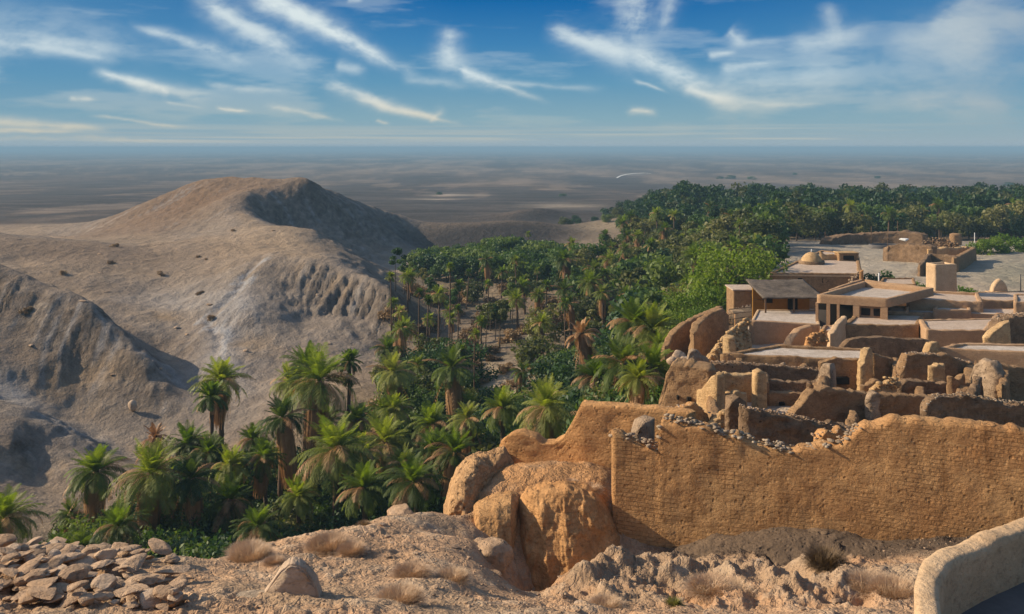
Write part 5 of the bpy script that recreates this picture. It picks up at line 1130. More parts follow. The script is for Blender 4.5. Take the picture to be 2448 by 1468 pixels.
# ---- bushes and shrubs placed one by one
for k, px, D, s, lb in [(0, 1435, 62, 1.15, 'bright green bush, upper one in the hollow left of the tower'), (0, 1440, 55, 1.1, 'bright green bush, lower one in the hollow left of the tower'), (0, 1362, 60, .9, 'round bright bush left of the pair in the hollow'),
   (0, 1132, 57, .85, 'glossy bright bush in front of the pale dry bank'), (0, 872, 68, .95, 'bright round bush below the tiny-crowned palm'), (0, 945, 66, .8, 'bright bush below the olive skirted palm'), (0, 655, 57, .8, 'round glossy bush beneath the orange-skirted palm'),
   (2, 600, 70, 1.0, 'leafy bush right of the slim palms'), (1, 590, 66, 1.1, 'dark bush right of the slim ball-crowned palm'), (0, 190, 57, 1.0, 'glossy green bush under the leftmost skirted palm'), (1, 165, 54, 1.5, 'large dark bush at the left end of the stand'),
   (3, 240, 48, .8, 'low yellow-green bush by the loose stones'), (2, 620, 50, 1.2, 'dark bush at the edge of the near slope'), (2, 1060, 54, 1.0, 'leafy bush beside the crumbling outer wall'), (0, 1400, 45, 1.1, 'yellow-green bush behind the plain orange wall, right'), (2, 1350, 46, 1.0, 'green bush behind the plain orange wall, left'),
   (0, 1530, 45, 1.0, 'light green bush at the foot of the ruined tower'), (0, 1588, 49, .9, 'bright bush above the left shoulder of the ruined tower'), (2, 1490, 46, .9, 'green bush between wall and ruined tower'), (1, 1270, 50, .9, 'dark bush left of the palm behind the orange wall')]:
    x = (px-HX)/F*D; place(('bush', k), x, D, s, label=lb, cat='bush', group='bushes in the gorge')
# village greenery
x = (1742-HX)/F*84; place(('bright', 0), x, 84, 1.36, label='big fresh green tree at the edge of the village, tallest by the houses', cat='tree')
for px, D, s, lb in [(1668, 80, .95, 'fresh green tree left of the big village tree'), (1625, 75, .75, 'fresh green tree nearest the rounded retaining wall'), (1688, 72, .6, 'small fresh green tree in front of the big village tree'), (1800, 88, .8, 'dark-sided green tree right of the big village tree')]:
    x = (px-HX)/F*D; place(('bright', 1+int(px) % 2), x, D, s, label=lb, cat='tree', group='fresh green trees by the village')
for k, px, D, s, lb in [(1, 2105, 88, 1.3, 'dark bush behind the open-fronted house'), (0, 2160, 86, 1.0, 'yellow-green shrub left of the square tower'), (0, 2190, 85, .9, 'low yellow-green shrub touching the square tower'), (3, 2240, 104, .9, 'olive shrub growing above the square tower'),
   (0, 2305, 82, 1.05, 'grassy green bush right of the square tower'), (0, 2335, 83, .9, 'green bush left of the pointed half dome'), (2, 2455, 76, .5, 'low green shrub behind the dark metal post'), (0, 2350, 132, 1.4, 'long green hedge bush before the far grove, left'), (0, 2385, 134, 1.3, 'long green hedge bush before the far grove, middle'), (0, 2425, 136, 1.5, 'green hedge bush before the far grove, right'), (1, 1832, 90, .8, 'little dark tree-like bush at the left corner of the flat roof'), (2, 1720, 70, .7, 'green shrub beside the lattice fence')]:
    x = (px-HX)/F*D; place(('bush', k), x, D, s, label=lb, cat='bush', group='shrubs around the houses')

# ---- groves: scatter trunk positions, show the largest as trees, the rest as one far wood
def inside(poly_, px, D):
    p = [(a, math.log(b)) for a, b in poly_]; y = math.log(D); c = False
    for (x1, y1), (x2, y2) in zip(p, p[1:]+p[:1]):
        if (y1 > y) != (y2 > y) and px < (x2-x1)*(y-y1)/(y2-y1)+x1: c = not c
    return c
def scatter(poly_, spacing, seed, tries=30000, taken=None):
    r = random.Random(seed); cells = {} if taken is None else taken; out = []
    a0, a1 = min(p[0] for p in poly_), max(p[0] for p in poly_); d0, d1 = min(p[1] for p in poly_), max(p[1] for p in poly_)
    for _ in range(tries):
        D = math.sqrt(r.uniform(d0*d0, d1*d1)); px = r.uniform(a0, a1)
        if not inside(poly_, px, D): continue
        x = (px-HX)/F*D; c = (int(x//spacing), int(D//spacing)); ok = True
        for i in (-1, 0, 1):
            for j in (-1, 0, 1):
                for q in cells.get((c[0]+i, c[1]+j), ()):
                    if (q[0]-x)**2+(q[1]-D)**2 < spacing**2: ok = False
        if ok: cells.setdefault(c, []).append((x, D)); out.append((x, D, px))
    return out
GROVE = [(1310, 128), (1420, 104), (1560, 84), (1640, 86), (1780, 100), (1842, 118), (1850, 166), (2100, 168), (2620, 170), (2760, 330), (1720, 345), (1560, 325), (1425, 300), (1490, 270), (1540, 220), (1500, 178), (1420, 164), (1345, 160)]
LOBE = [(985, 158), (1150, 146), (1330, 142), (1360, 168), (1300, 184), (1150, 190), (1000, 180)]
g1 = scatter(GROVE, 3.6, 1); g2 = scatter(LOBE, 3.0, 2, 6000)
cand = [(x, y, px, 0) for x, y, px in g1]+[(x, y, px, 1) for x, y, px in g2]
cand.sort(key=lambda c: c[1])
NEAR = 285
vis = [c for c in cand if -60 < c[2] < 2500]
ind = vis[:NEAR]; chosen = set(id(c) for c in ind); rest = [c for c in cand if id(c) not in chosen]
rr = random.Random(5)
for x, y, px, k in ind:
    u = rr.random()
    if u < .30 and k == 0:
        h_ = rr.uniform(4.6, 6.8); z_ = tz(x, y)+h_; palm(rr.choice([4, 4, 3, 6, 1]), px, HY-(z_-CZ)/y*F, y, rr.uniform(.8, 1.05), 'feathery palm rising among the trees of the dense wood'+(' beyond the village' if y > 166 and px > 1850 else ' left of the village'), 'palms of the dense wood'+(' beyond the village' if y > 166 and px > 1850 else '')); continue
    if k == 1: key, s, lb, gr = ('oasis', rr.choice([0, 1, 3])), rr.uniform(.62, .8), 'dark green tree in the compact grove below the grey cliff, middle distance', 'trees of the compact grove below the cliff'
    elif u < .62: key, s, lb, gr = ('oasis', rr.randrange(5)), rr.uniform(.72, 1.05), 'leafy green tree in the dense wood left of the village', 'leafy trees of the dense wood'
    elif u < .88: key, s, lb, gr = ('olive', rr.randrange(3)), rr.uniform(.75, 1.1), 'olive-brown tree in the dense wood left of the village', 'olive trees of the dense wood'
    else: key, s, lb, gr = ('slim', rr.randrange(3)), rr.uniform(.8, 1.1), 'slim tall tree standing out of the dense wood left of the village', 'slim trees of the dense wood'
    if y > 166 and px > 1850: lb, gr = lb.replace('left of the village', 'beyond the village'), gr+' beyond the village'
    place(key, x, y, s, label=lb, group=gr)
def far_wood():
    r = np.random.default_rng(3); low = []
    for k in range(6):
        V, Q = crown(300+k, 420, .40, 4.2, .9, 6.6, 16); low.append((V, Q))
    VV = []; QQ = []; MI = []; n_ = 0
    for k in range(3):          # palm heads for the far wood: drooping blades on a thin stem
        mb = MB()
        for q in range(26):
            az_ = q*2.4; e0 = r.uniform(-.1, 1.3); t = np.linspace(0, 1, 4); e = e0-1.5*t; hx = np.cumsum(np.cos(e))*.55; hz = np.cumsum(np.sin(e))*.55+4.6
            c_ = np.stack([hx*math.cos(az_), hx*math.sin(az_), hz], 1); w_ = np.array([.1, .26, .22, .03])[:, None]; sd = np.array([-math.sin(az_), math.cos(az_), .3])
            i = np.arange(3); mb.add(np.concatenate([c_-sd*w_, c_+sd*w_]), np.stack([i, i+1, i+5, i+4], 1))
        mb.box((-.12, -.12, 0), (.12, .12, 4.8)); low.append((np.concatenate(mb.V), np.concatenate(mb.Q)))
    for x, y, px, k in rest:
        V, Q = low[int(r.integers(9))]; a = r.uniform(0, 6.283); s = r.uniform(.8, 1.3)*(.7 if k else 1.0)*(1-.5*float(sstep(1640, 1440, px))*(y > 235)); c, s_ = math.cos(a), math.sin(a)
        V = V@np.array([[c, s_, 0], [-s_, c, 0], [0, 0, 1]])*np.array([s, s, s*r.uniform(.9, 1.25)])+np.array([x, y, tz(x, y)-.2]); VV.append(V); QQ.append(Q+n_); n_ += len(V); MI.append(np.full(len(Q), r.choice([0, 0, 1, 1, 1, 2])))
    link('far_wood', mesh_np('far_wood', np.concatenate(VV), np.concatenate(QQ), [M['leaf_dark'], M['leaf'], M['leaf_olive']], smooth=False, mat_idx=np.concatenate(MI)), kind='stuff')
far_wood()
for k in range(26):
    px = rr.uniform(1350, 1520); D = rr.uniform(250, 300); x = (px-HX)/F*D
    if px < 1440 and D < 262: continue
    place(('thicket', k % 3), x, D, rr.uniform(.4, .9), label='low shrub scattered past the thin left end of the far wood', cat='bush', group='shrubs past the end of the far wood')
for px, row, s, lb in [(1722, 428, 1.5, 'dark shrub clump out on the desert plain, left of a pair'), (1748, 428, 2.2, 'widest dark shrub clump out on the desert plain'), (1796, 429, 1.8, 'dark shrub clump on the plain right of the widest one'), (2098, 427, 1.6, 'flat dark shrub clump far out on the right-hand plain'), (2412, 444, 1.7, 'dark shrub clump on the plain near the right edge'), (1900, 418, 1.5, 'small far shrub clump on the middle of the plain'), (1050, 466, 1.0, 'shrub clump at the edge of the pale pan on the plain'), (1345, 470, 1.0, 'dark shrub clump right of the pale pan on the plain')]:
    D = next(d for d in np.geomspace(330, 2500, 160) if HY-(tz((px-HX)/F*d, d)-CZ)/d*F < row); x = (px-HX)/F*D; o = place(('thicket', 0), x, D, s, label=lb, cat='bush', group='shrub clumps on the plain', sz=.5)
# ---- open dry thicket between the wood and the gorge
THICK = [(935, 94), (1100, 84), (1300, 86), (1430, 92), (1560, 78), (1500, 100), (1320, 126), (1300, 140), (1000, 142), (935, 118)]
for q, (x, y, px) in enumerate(scatter(THICK, 3.1, 7, 9000)):
    if 1145 < px < 1315 and y < 97 and rr.random() < .8: continue
    u = rr.random()
    if u < .30:
        h_ = rr.uniform(3.5, 6.2); z_ = tz(x, y)+h_; palm(rr.choice([3, 3, 4, 6]), px, HY-(z_-CZ)/y*F, y, rr.uniform(.6, .9), 'thin palm with a bare trunk in the open dry thicket', 'thin palms of the dry thicket')
    elif u < .46: place(('slim', rr.randrange(3)), x, y, rr.uniform(.6, .95), label='thin-trunked tree of the open dry thicket below the wood', group='thin trees of the dry thicket')
    elif u < .60: place(('olive', rr.randrange(3)), x, y, rr.uniform(.55, .85), label='small olive-coloured tree of the open dry thicket below the wood', group='small olive trees of the dry thicket')
    else: place(('scrub', rr.randrange(2)), x, y, rr.uniform(.8, 1.6), label='brown leafless scrub bush of the open dry thicket', cat='scrub', group='scrub of the dry thicket')
for k in range(22):
    px = rr.uniform(1130, 1340); D = rr.uniform(76, 98); x = (px-HX)/F*D
    place(('scrub', k % 2), x, D, rr.uniform(.3, .8), label='low dry scrub bush on the pale dry bank', cat='scrub', group='scrub on the pale bank')
# ---- undergrowth of the palm gorge
GORGE = [(120, 52), (300, 46), (700, 44), (1050, 41), (1300, 40), (1520, 42), (1580, 60), (1560, 76), (1430, 90), (1290, 82), (1120, 80), (1085, 92), (935, 92), (890, 80), (800, 76), (650, 72), (520, 70), (440, 67), (330, 62), (170, 60)]
for px, py, D, s, k in [(410, 1200, 57, .7, 1), (540, 1200, 56, .8, 0), (500, 1080, 64, .8, 1), (600, 1050, 67, .75, 4), (860, 1090, 61, .9, 1), (975, 1110, 58, .8, 6), (1090, 1085, 57, .8, 0), (985, 1040, 67, .75, 6), (710, 1190, 56, .75, 4)]:
    palm(k, px, py, D, s*1.05, 'medium palm packed into the near stand between the taller palms', 'medium palms of the near stand')
for x, y, px in scatter(GORGE, 1.9, 9, 12000):
    u = rr.random()
    if 1145 < px < 1315 and y > 76 and rr.random() < .85: continue
    if px < 300 and y > 58 and u < .3: continue
    if u < .30: place(('thicket', 0), x, y, rr.uniform(.6, 1.25), label='dark green bush in the undergrowth of the palm gorge', cat='bush', group='dark undergrowth bushes')
    elif u < .52: place(('thicket', 1), x, y, rr.uniform(.6, 1.15), label='mid-green bush in the undergrowth of the palm gorge', cat='bush', group='mid-green undergrowth bushes')
    elif u < .68: place(('thicket', 2), x, y, rr.uniform(.45, .95), label='olive bush in the undergrowth of the palm gorge', cat='bush', group='olive undergrowth bushes')
    elif u < .76: place(('scrub', rr.randrange(2)), x, y, rr.uniform(.8, 1.7), label='dry brown bush in the undergrowth of the palm gorge', cat='scrub', group='dry undergrowth bushes')
    elif u < .84:
        place(('olive', rr.randrange(3)), x, y, rr.uniform(.5, .85), label='small olive-coloured tree among the palms', group='small trees among the palms')
    else:
        z = tz(x, y)+rr.uniform(1.2, 4.4); py = HY-(z-CZ)/y*F
        palm(rr.choice([0, 1, 1, 2, 4, 6, 6]), px, py, y, rr.uniform(.6, .95), 'smaller palm filling the gorge between the larger ones', 'smaller palms of the gorge')
# ------------------------------------------------------------------ loose stones, tufts, single rocks
STN = [mesh_np('stone', *stone_shape(400+k, *d, ICO3, 14, .10), M[m]) for k, (d, m) in enumerate([((1.35, .9, .5), 'stone'), ((1.1, .85, .7), 'stone'), ((1.6, .95, .30), 'stone'), ((1.1, .9, .6), 'stone_pale'), ((1.5, 1.0, .28), 'stone'), ((1.3, .8, .42), 'stone')])]
for me_ in STN: me_.polygons.foreach_set('use_smooth', np.zeros(len(me_.polygons), bool))
rs = random.Random(21)
def stone(px, py, D, size, k=None, label='', group='loose stones of the heap', sink=.25, flat_=1.0):
    c = P(px, py, D); k = rs.randrange(6) if k is None else k
    o = link('stone', STN[k], None, c, label, 'stone', group); s = size/2
    o.scale = (s, s, s*flat_); o.rotation_euler = (rs.uniform(-.25, .25), rs.uniform(-.25, .25), rs.uniform(0, 6.28)); return o
# heap at the lower left: a few big ones, then courses of smaller stones
big = [(45, 1335, 14.6, .62), (115, 1352, 14.3, .6), (20, 1385, 13.4, .66), (190, 1362, 14.2, .60), (240, 1378, 13.9, .72), (268, 1390, 13.6, .55), (90, 1385, 13.7, .62), (330, 1400, 13.4, .55), (215, 1428, 12.8, .52), (300, 1445, 12.4, .42), (250, 1452, 12.2, .46), (30, 1440, 12.3, .62), (160, 1425, 12.6, .5), (375, 1385, 13.8, .4)]
BL = ['pinkish stone crowning the left end of the heap', 'low-domed stone on the skyline of the heap, left', 'large tan block at the left edge of the heap', 'rounded brown boulder on the skyline of the heap', 'biggest round boulder in the middle of the heap', 'tilted brown boulder right of the biggest one', 'square tan block under the low-domed stone', 'wide flat-topped boulder right in the heap', 'dark wedge-shaped stone low in the heap', 'upright rounded stone at the bottom of the heap', 'pale-topped stone at the bottom of the heap', 'broad slab at the lower left corner', 'brown stone in the middle courses of the heap', 'small stone where the heap meets the slope']
for (px, py, D, s), lb in zip(big, BL): stone(px, py, D, s*1.0, label=lb, k=[1, 0, 0, 1, 1, 1, 0, 0, 1, 1, 3, 2, 0, 3][big.index((px, py, D, s))])
for k in range(330):
    px = rs.uniform(-60, 430); D = rs.uniform(11.6, 14.9)
    if px > 330 and rs.random() < .5: continue
    g_ = gp(px, D); s = rs.choice([.1, .12, .15, .18, .2, .24, .28, .34, .4]); py = HY-(g_[2]+s*.12+rs.uniform(0, .22)-CZ)/D*F
    stone(px, py, D, s, label='small loose stone lying in the heap at the lower left', flat_=rs.uniform(.5, 1.0))
for k in range(70):
    px = rs.uniform(430, 2150); D = rs.uniform(13.5, 19.5) if px < 1050 else rs.uniform(13.5, 18.5)
    g_ = gp(px, D); s = rs.choice([.06, .08, .1, .14, .2]); py = HY-(g_[2]+s*.1-CZ)/D*F
    stone(px, py, D, s, label='small stray stone lying on the near slope', group='stray stones on the slope', flat_=rs.uniform(.6, 1.))
# triangular rock
def tri_rock():
    c = P(705, 1425, 12.6); w_, h_ = .86, .56
    prof_ = [(-.50, 0), (-.46, .06), (-.18, .46), (-.05, .56), (.06, .545), (.20, .46), (.33, .27), (.42, 0)]
    bm = bmesh.new(); fr = [bm.verts.new((x, -.22+.12*(z/.56), z-.06)) for x, z in prof_]; bk = [bm.verts.new((x*.92-.05, .30-.10*(z/.56), z*.97-.06)) for x, z in prof_]
    bm.faces.new(fr[::-1]); bm.faces.new(bk)
    for i in range(len(prof_)):
        j = (i+1) % len(prof_); bm.faces.new((fr[i], fr[j], bk[j], bk[i]))
    bmesh.ops.recalc_face_normals(bm, faces=bm.faces); bmesh.ops.bevel(bm, geom=bm.edges[:], offset=.022, segments=2, affect='EDGES')
    bmesh.ops.triangulate(bm, faces=bm.faces[:]); bmesh.ops.subdivide_edges(bm, edges=bm.edges[:], cuts=3, use_grid_fill=True)
    W_ = np.array([v.co[:] for v in bm.verts]); d = fbm(W_*5, 4)*.022+fbm(W_*16, 3)*.008
    bm.normal_update()
    for v, q in zip(bm.verts, d): v.co += v.normal*q
    me = bpy.data.meshes.new('rock'); bm.to_mesh(me); bm.free(); me.materials.append(M['stone_pale'])
    for p in me.polygons: p.use_smooth = True
    link('rock', me, None, c, 'pale triangular rock standing up from the near slope', 'rock')
tri_rock()
V, T = stone_shape(88, .75, .55, .13, ICO4, 10, .05); link('slab', mesh_np('slab', V, T, M['stone_grey']), None, P(575, 1452, 12.3), 'flat cracked grey slab between the stone heap and the triangular rock', 'slab')
V, T = stone_shape(89, .38, .3, .26, ICO4, 8, .12); link('rock', mesh_np('rock', V, T, M['stone']), None, P(958, 1232, 20.6), 'small brown crag on the skyline of the near slope', 'rock')
V, T = stone_shape(91, 1.7, .9, 1.5, ICO4, 5, .06); link('boulder', mesh_np('boulder', V, T, M['slate']), None, P(440, 1290, 57), 'smooth grey boulder in the shade behind the front palms', 'boulder')
V, T = stone_shape(92, .55, .4, .65, ICO3, 12, .12); link('boulder', mesh_np('boulder', V, T, M['stone_pale']), None, P(317, 972, 88.5), 'pale lone boulder at the foot of the grey hillside', 'boulder')
V, T = stone_shape(93, .45, .3, .14, ICO3, 9, .08); link('boulder', mesh_np('boulder', V, T, M['stone_pale']), None, gp(424, 110)+np.array([0, 0, .1]), 'small white boulder on the slope left of the ravine', 'boulder')
# dry tufts
def tuft_mesh(seed, n_, R, H, lean=.5, w_=.006):
    r = np.random.default_rng(seed); mb = MB()
    a = r.uniform(0, 6.283, n_); q = R*.45*np.sqrt(r.uniform(0, 1, n_)); base = np.stack([q*np.cos(a), q*np.sin(a), np.zeros(n_)-.03], 1)
    a2 = a+r.normal(size=n_)*.6; el = r.uniform(.25, 1.45, n_); L = H*r.uniform(.55, 1.1, n_)
    d = np.stack([np.cos(a2)*np.cos(el), np.sin(a2)*np.cos(el), np.sin(el)], 1); mid_ = base+d*L[:, None]*.55; tip = mid_+(d+np.array([0, 0, -.35])+r.normal(size=(n_, 3))*.2)*L[:, None]*.5
    sd = np.stack([-np.sin(a2), np.cos(a2), np.zeros(n_)], 1)*w_
    V = np.stack([base-sd, base+sd, mid_+sd*.8, mid_-sd*.8, tip+sd*.2, tip-sd*.2], 1).reshape(-1, 3); i = np.arange(n_)[:, None]*6
    mb.add(V, np.concatenate([i+np.array([[0, 1, 2, 3]]), i+np.array([[3, 2, 4, 5]])]))
    return mb
TUFT = [tuft_mesh(500+k, 5200, .62, .32, w_=.0035).build('dry_tuft', M['dry'], smooth=False) for k in range(3)]+[tuft_mesh(510, 2200, .4, .42, w_=.005).build('dry_tuft', M['drybush'], smooth=False)]
TG = 'dry tufts on the near slope'
for px, D, s, k, lb in [(598, 15.2, 1.05, 0, 'feathery dry tuft left of the triangular rock'), (655, 14.8, .5, 1, 'small dry tuft just left of the triangular rock'), (590, 16.9, .85, 2, 'dry tuft on the skyline above the triangular rock'), (785, 16.2, 1.15, 1, 'long dry tuft on the left of the near slope'), (840, 15.9, .7, 0, 'dry tuft beside a small hole in the slope'),
    (985, 14.6, .85, 2, 'pale dry tuft in the middle of the near slope'), (1082, 14.7, .8, 0, 'dry tuft near the lip of the gully'), (955, 12.7, 1.0, 1, 'large dry tuft at the bottom edge of the picture'), (1750, 15.9, 1.3, 1, 'thick arching dry tuft below the long wall'), (1700, 15.9, 1.2, 2, 'dry tuft half hidden left of the thick arching one'),
    (1975, 17.2, 1.35, 3, 'dark twiggy dry bush below the long wall'), (2085, 15.6, 1.25, 0, 'big pale dry bush left of the terrace parapet'), (2140, 15.3, 1.2, 2, 'pale dry bush touching the terrace parapet'), (1450, 14.4, .8, 1, 'flattened dry tuft at the mouth of the gully'), (1410, 22.0, .85, 0, 'dry tuft on the floor of the ruined room'), (1365, 22.3, .5, 2, 'little dry tuft in the ruined room'), (870, 19.2, .45, 3, 'small dark tuft near the top of the slope')]:
    c = gp(px, D); o = link('dry_tuft', TUFT[k], None, c, lb, 'dry tuft', TG); o.scale = (s*rs.uniform(.75, .95), s*.85, s*rs.uniform(.5, .75)); o.rotation_euler = (0, 0, rs.uniform(0, 6.28))
c = gp(1612, 14.4); o = link('herb', tuft_mesh(530, 420, .16, .15).build('herb', M['leaf_olive'], smooth=False), None, c, 'tiny green herb on the bare ground below the long wall', 'herb')
# scrub and fallen rock dotted over the grey hillside
for k in range(46):
    px = rs.uniform(30, 900); D = math.exp(rs.uniform(math.log(90), math.log(175))); g_ = gp(px, D)
    if px > np.interp(D, [90, 110, 120, 175], [760, 900, 880, 640]): continue
    if k % 3 == 0: o = place(('scrub', k % 2), g_[0], g_[1], rs.uniform(.25, .55), label='tiny dark scrub bush clinging to the grey hillside', cat='scrub', group='scrub on the hillside')
    else:
        o = link('rock', STN[rs.randrange(6)], None, g_, 'small fallen rock lying on the grey hillside', 'rock', 'fallen rocks on the hillside'); s = rs.uniform(.15, .4); o.scale = (s, s, s); o.rotation_euler = (0, 0, rs.uniform(0, 6))
def gravel():
    r = np.random.default_rng(8); n_ = 5200; mb = MB(); sh = [stone_shape(700+k, 1.2, .9, .6, ICO1) for k in range(8)]
    px = r.uniform(380, 2350, n_); D = r.uniform(11, 21.5, n_)
    for a, d in zip(px, D):
        if fbm(np.array([[a*.006, d*.6, 3.]]), 3)[0] < r.uniform(-.45, .35): continue
        V, T = sh[int(r.integers(8))]; an = r.uniform(0, 6.28); c, s_ = math.cos(an), math.sin(an); sc = .009+.028*r.uniform()**2.5
        mb.add(V@np.array([[c, s_, 0], [-s_, c, 0], [0, 0, 1]])*sc+gp(a, d)+np.array([0, 0, sc*.2]), (), T)
    link('gravel', mb.build('gravel', M['stone'], smooth=False), kind='stuff')
gravel()
EXPO = 0.5
# ------------------------------------------------------------------ air, sun, sky, camera
def haze():
    mb = MB(); mb.box((-15500, -60, CZ-62), (15500, 16400, CZ+3.5))
    m = bpy.data.materials.new('haze'); m.use_nodes = True; nt = m.node_tree; nt.nodes.clear()
    o = nt.nodes.new('ShaderNodeOutputMaterial'); v = nt.nodes.new('ShaderNodeVolumePrincipled')
    v.inputs['Color'].default_value = (.36, .575, .74, 1); v.inputs['Density'].default_value = HAZE_D; v.inputs['Anisotropy'].default_value = 0.0
    nt.links.new(v.outputs[0], o.inputs['Volume'])
    m.cycles.homogeneous_volume = True
    link('haze', mb.build('haze', m, smooth=False), kind='stuff')
HAZE_D = 0.0004
haze()
sd = bpy.data.lights.new('sun', 'SUN'); sd.energy = 4.3; sd.angle = math.radians(.5); sd.color = (1.0, .85, .63)
so = bpy.data.objects.new('sun', sd); COL.objects.link(so)
sun_dir = Vector((math.sin(SUN_AZ)*math.cos(SUN_EL), math.cos(SUN_AZ)*math.cos(SUN_EL), math.sin(SUN_EL)))
so.rotation_euler = (-sun_dir).to_track_quat('-Z', 'Y').to_euler(); so.location = (-60, 20, 80)

w = bpy.data.worlds.new('World'); scene.world = w; w.use_nodes = True; nt = w.node_tree; nt.nodes.clear(); g = NT(nt)
out = g.n('ShaderNodeOutputWorld'); bg = g.n('ShaderNodeBackground'); g.l(bg.outputs[0], out.inputs[0])
SKY = 0.115
bg.inputs['Strength'].default_value = SKY
sky = g.n('ShaderNodeTexSky', sky_type='NISHITA'); sky.sun_disc = False; sky.sun_elevation = SUN_EL; sky.sun_rotation = SUN_AZ
sky.air_density = 1.0; sky.dust_density = 1.2; sky.ozone_density = 2.0
tc = g.n('ShaderNodeTexCoord').outputs['Generated']
sp = g.n('ShaderNodeSeparateXYZ'); g.l(tc, sp.inputs[0])
az = g.math('ARCTAN2', sp.outputs[0], sp.outputs[1])
hor = g.math('SQRT', g.math('ADD', g.math('MULTIPLY', sp.outputs[0], sp.outputs[0]), g.math('MULTIPLY', sp.outputs[1], sp.outputs[1])))
el = g.math('DIVIDE', sp.outputs[2], g.math('MAXIMUM', hor, .001))
# band of low sky over the desert: pale at the horizon, deepening quickly upwards
def lin(c): return tuple((((x/255+.055)/1.055)**2.4 if x > 10 else x/255/12.92)/2**EXPO for x in c)
def k(c): return tuple(x/SKY for x in lin(c))
low = g.n('ShaderNodeValToRGB'); g.l(g.map(el, 0, .20), low.inputs[0]); cr = low.color_ramp
stops = [(0.0, (163, 178, 188)), (.05, (152, 174, 184)), (.16, (133, 169, 184)), (.36, (98, 152, 184)), (.58, (64, 130, 180)), (.85, (18, 101, 166)), (1.0, (8, 90, 156))]
while len(cr.elements) < len(stops): cr.elements.new(.5)
for e, (p_, c_) in zip(cr.elements, stops): e.position = p_; e.color = (*lin(c_), 1)
lowc = g.mix(1.0, low.outputs[0], (1/SKY,)*3, 'MULTIPLY')
# paler towards the left and right of the view
side = g.map(g.math('ABSOLUTE', g.math('SUBTRACT', az, .06)), .12, .6, 0, .55)
lowc = g.mix(g.math('MULTIPLY', side, g.map(el, .0, .12, 0, 1)), lowc, k((92, 146, 184)))
base = g.mix(g.map(el, .20, .5), lowc, sky.outputs[0])
g.l(base, bg.inputs['Color'])
# cirrus: one thin high sheet of cloud over the desert, its density worked out vertex by vertex
WISPS = [
 (-60, 90, 330, 130, 40, 10, .65), (-60, 30, 420, 135, 45, 25, .30), (60, 110, 300, 155, 14, 10, .6),
 (320, 65, 620, 155, 8, 26, .75), (470, -10, 760, 175, 30, 30, .85), (590, -30, 1010, 195, 34, 12, 1.1), (620, -20, 860, 110, 30, 26, .7),
 (225, 172, 500, 240, 10, 14, 1.0), (300, 195, 560, 232, 16, 10, .55), (500, 195, 720, 232, 8, 8, .5), (400, 240, 500, 256, 4, 4, .7), (525, 256, 610, 267, 5, 4, .8),
 (640, 258, 830, 298, 8, 5, .8), (760, 205, 1000, 278, 22, 12, .75), (830, 240, 1110, 298, 12, 6, .85), (1020, 295, 1060, 255, 6, 14, .6), (170, 236, 240, 238, 7, 6, .8),
 (1085, 70, 1065, 175, 20, 32, .75), (1055, 150, 1300, 242, 22, 6, .95), (960, 190, 1130, 205, 12, 10, .4), (1180, 192, 1440, 216, 6, 8, .4),
 (-40, 288, 260, 322, 14, 8, .65), (-40, 312, 200, 326, 6, 4, .6), (215, 280, 480, 308, 5, 4, .55), (-40, 334, 500, 340, 6, 4, .35),
 (1310, 70, 1560, 160, 22, 34, .85), (1520, -30, 1500, 130, 42, 50, .75), (1600, -20, 1590, 90, 24, 20, .55), (1500, 120, 1760, 235, 34, 22, .85), (1640, 205, 1780, 255, 10, 14, .9), (1760, 250, 1980, 255, 10, 5, .5),
 (1700, 235, 2050, 160, 60, 34, .50), (1730, 165, 1870, 140, 20, 12, .6), (1980, 10, 2000, 120, 22, 40, .45), (1880, 110, 2110, 75, 30, 20, .5), (1745, 65, 1790, 100, 16, 18, .7), (1700, 128, 1770, 120, 8, 5, .6), (1750, 100, 1900, 92, 14, 8, .35),
 (1490, 268, 1570, 276, 9, 8, .8), (1510, 195, 1600, 222, 6, 4, .5), (900, 290, 930, 300, 4, 4, .6), (830, 0, 870, 2, 10, 8, .8), (800, 165, 880, 180, 18, 12, .5),
 (2240, 40, 2400, 130, 50, 60, .75), (2290, 10, 2520, 60, 50, 60, .6), (2140, 85, 2500, 200, 40, 80, .45), (1900, 190, 2500, 150, 60, 90, .35), (2150, 235, 2520, 265, 25, 45, .45)]

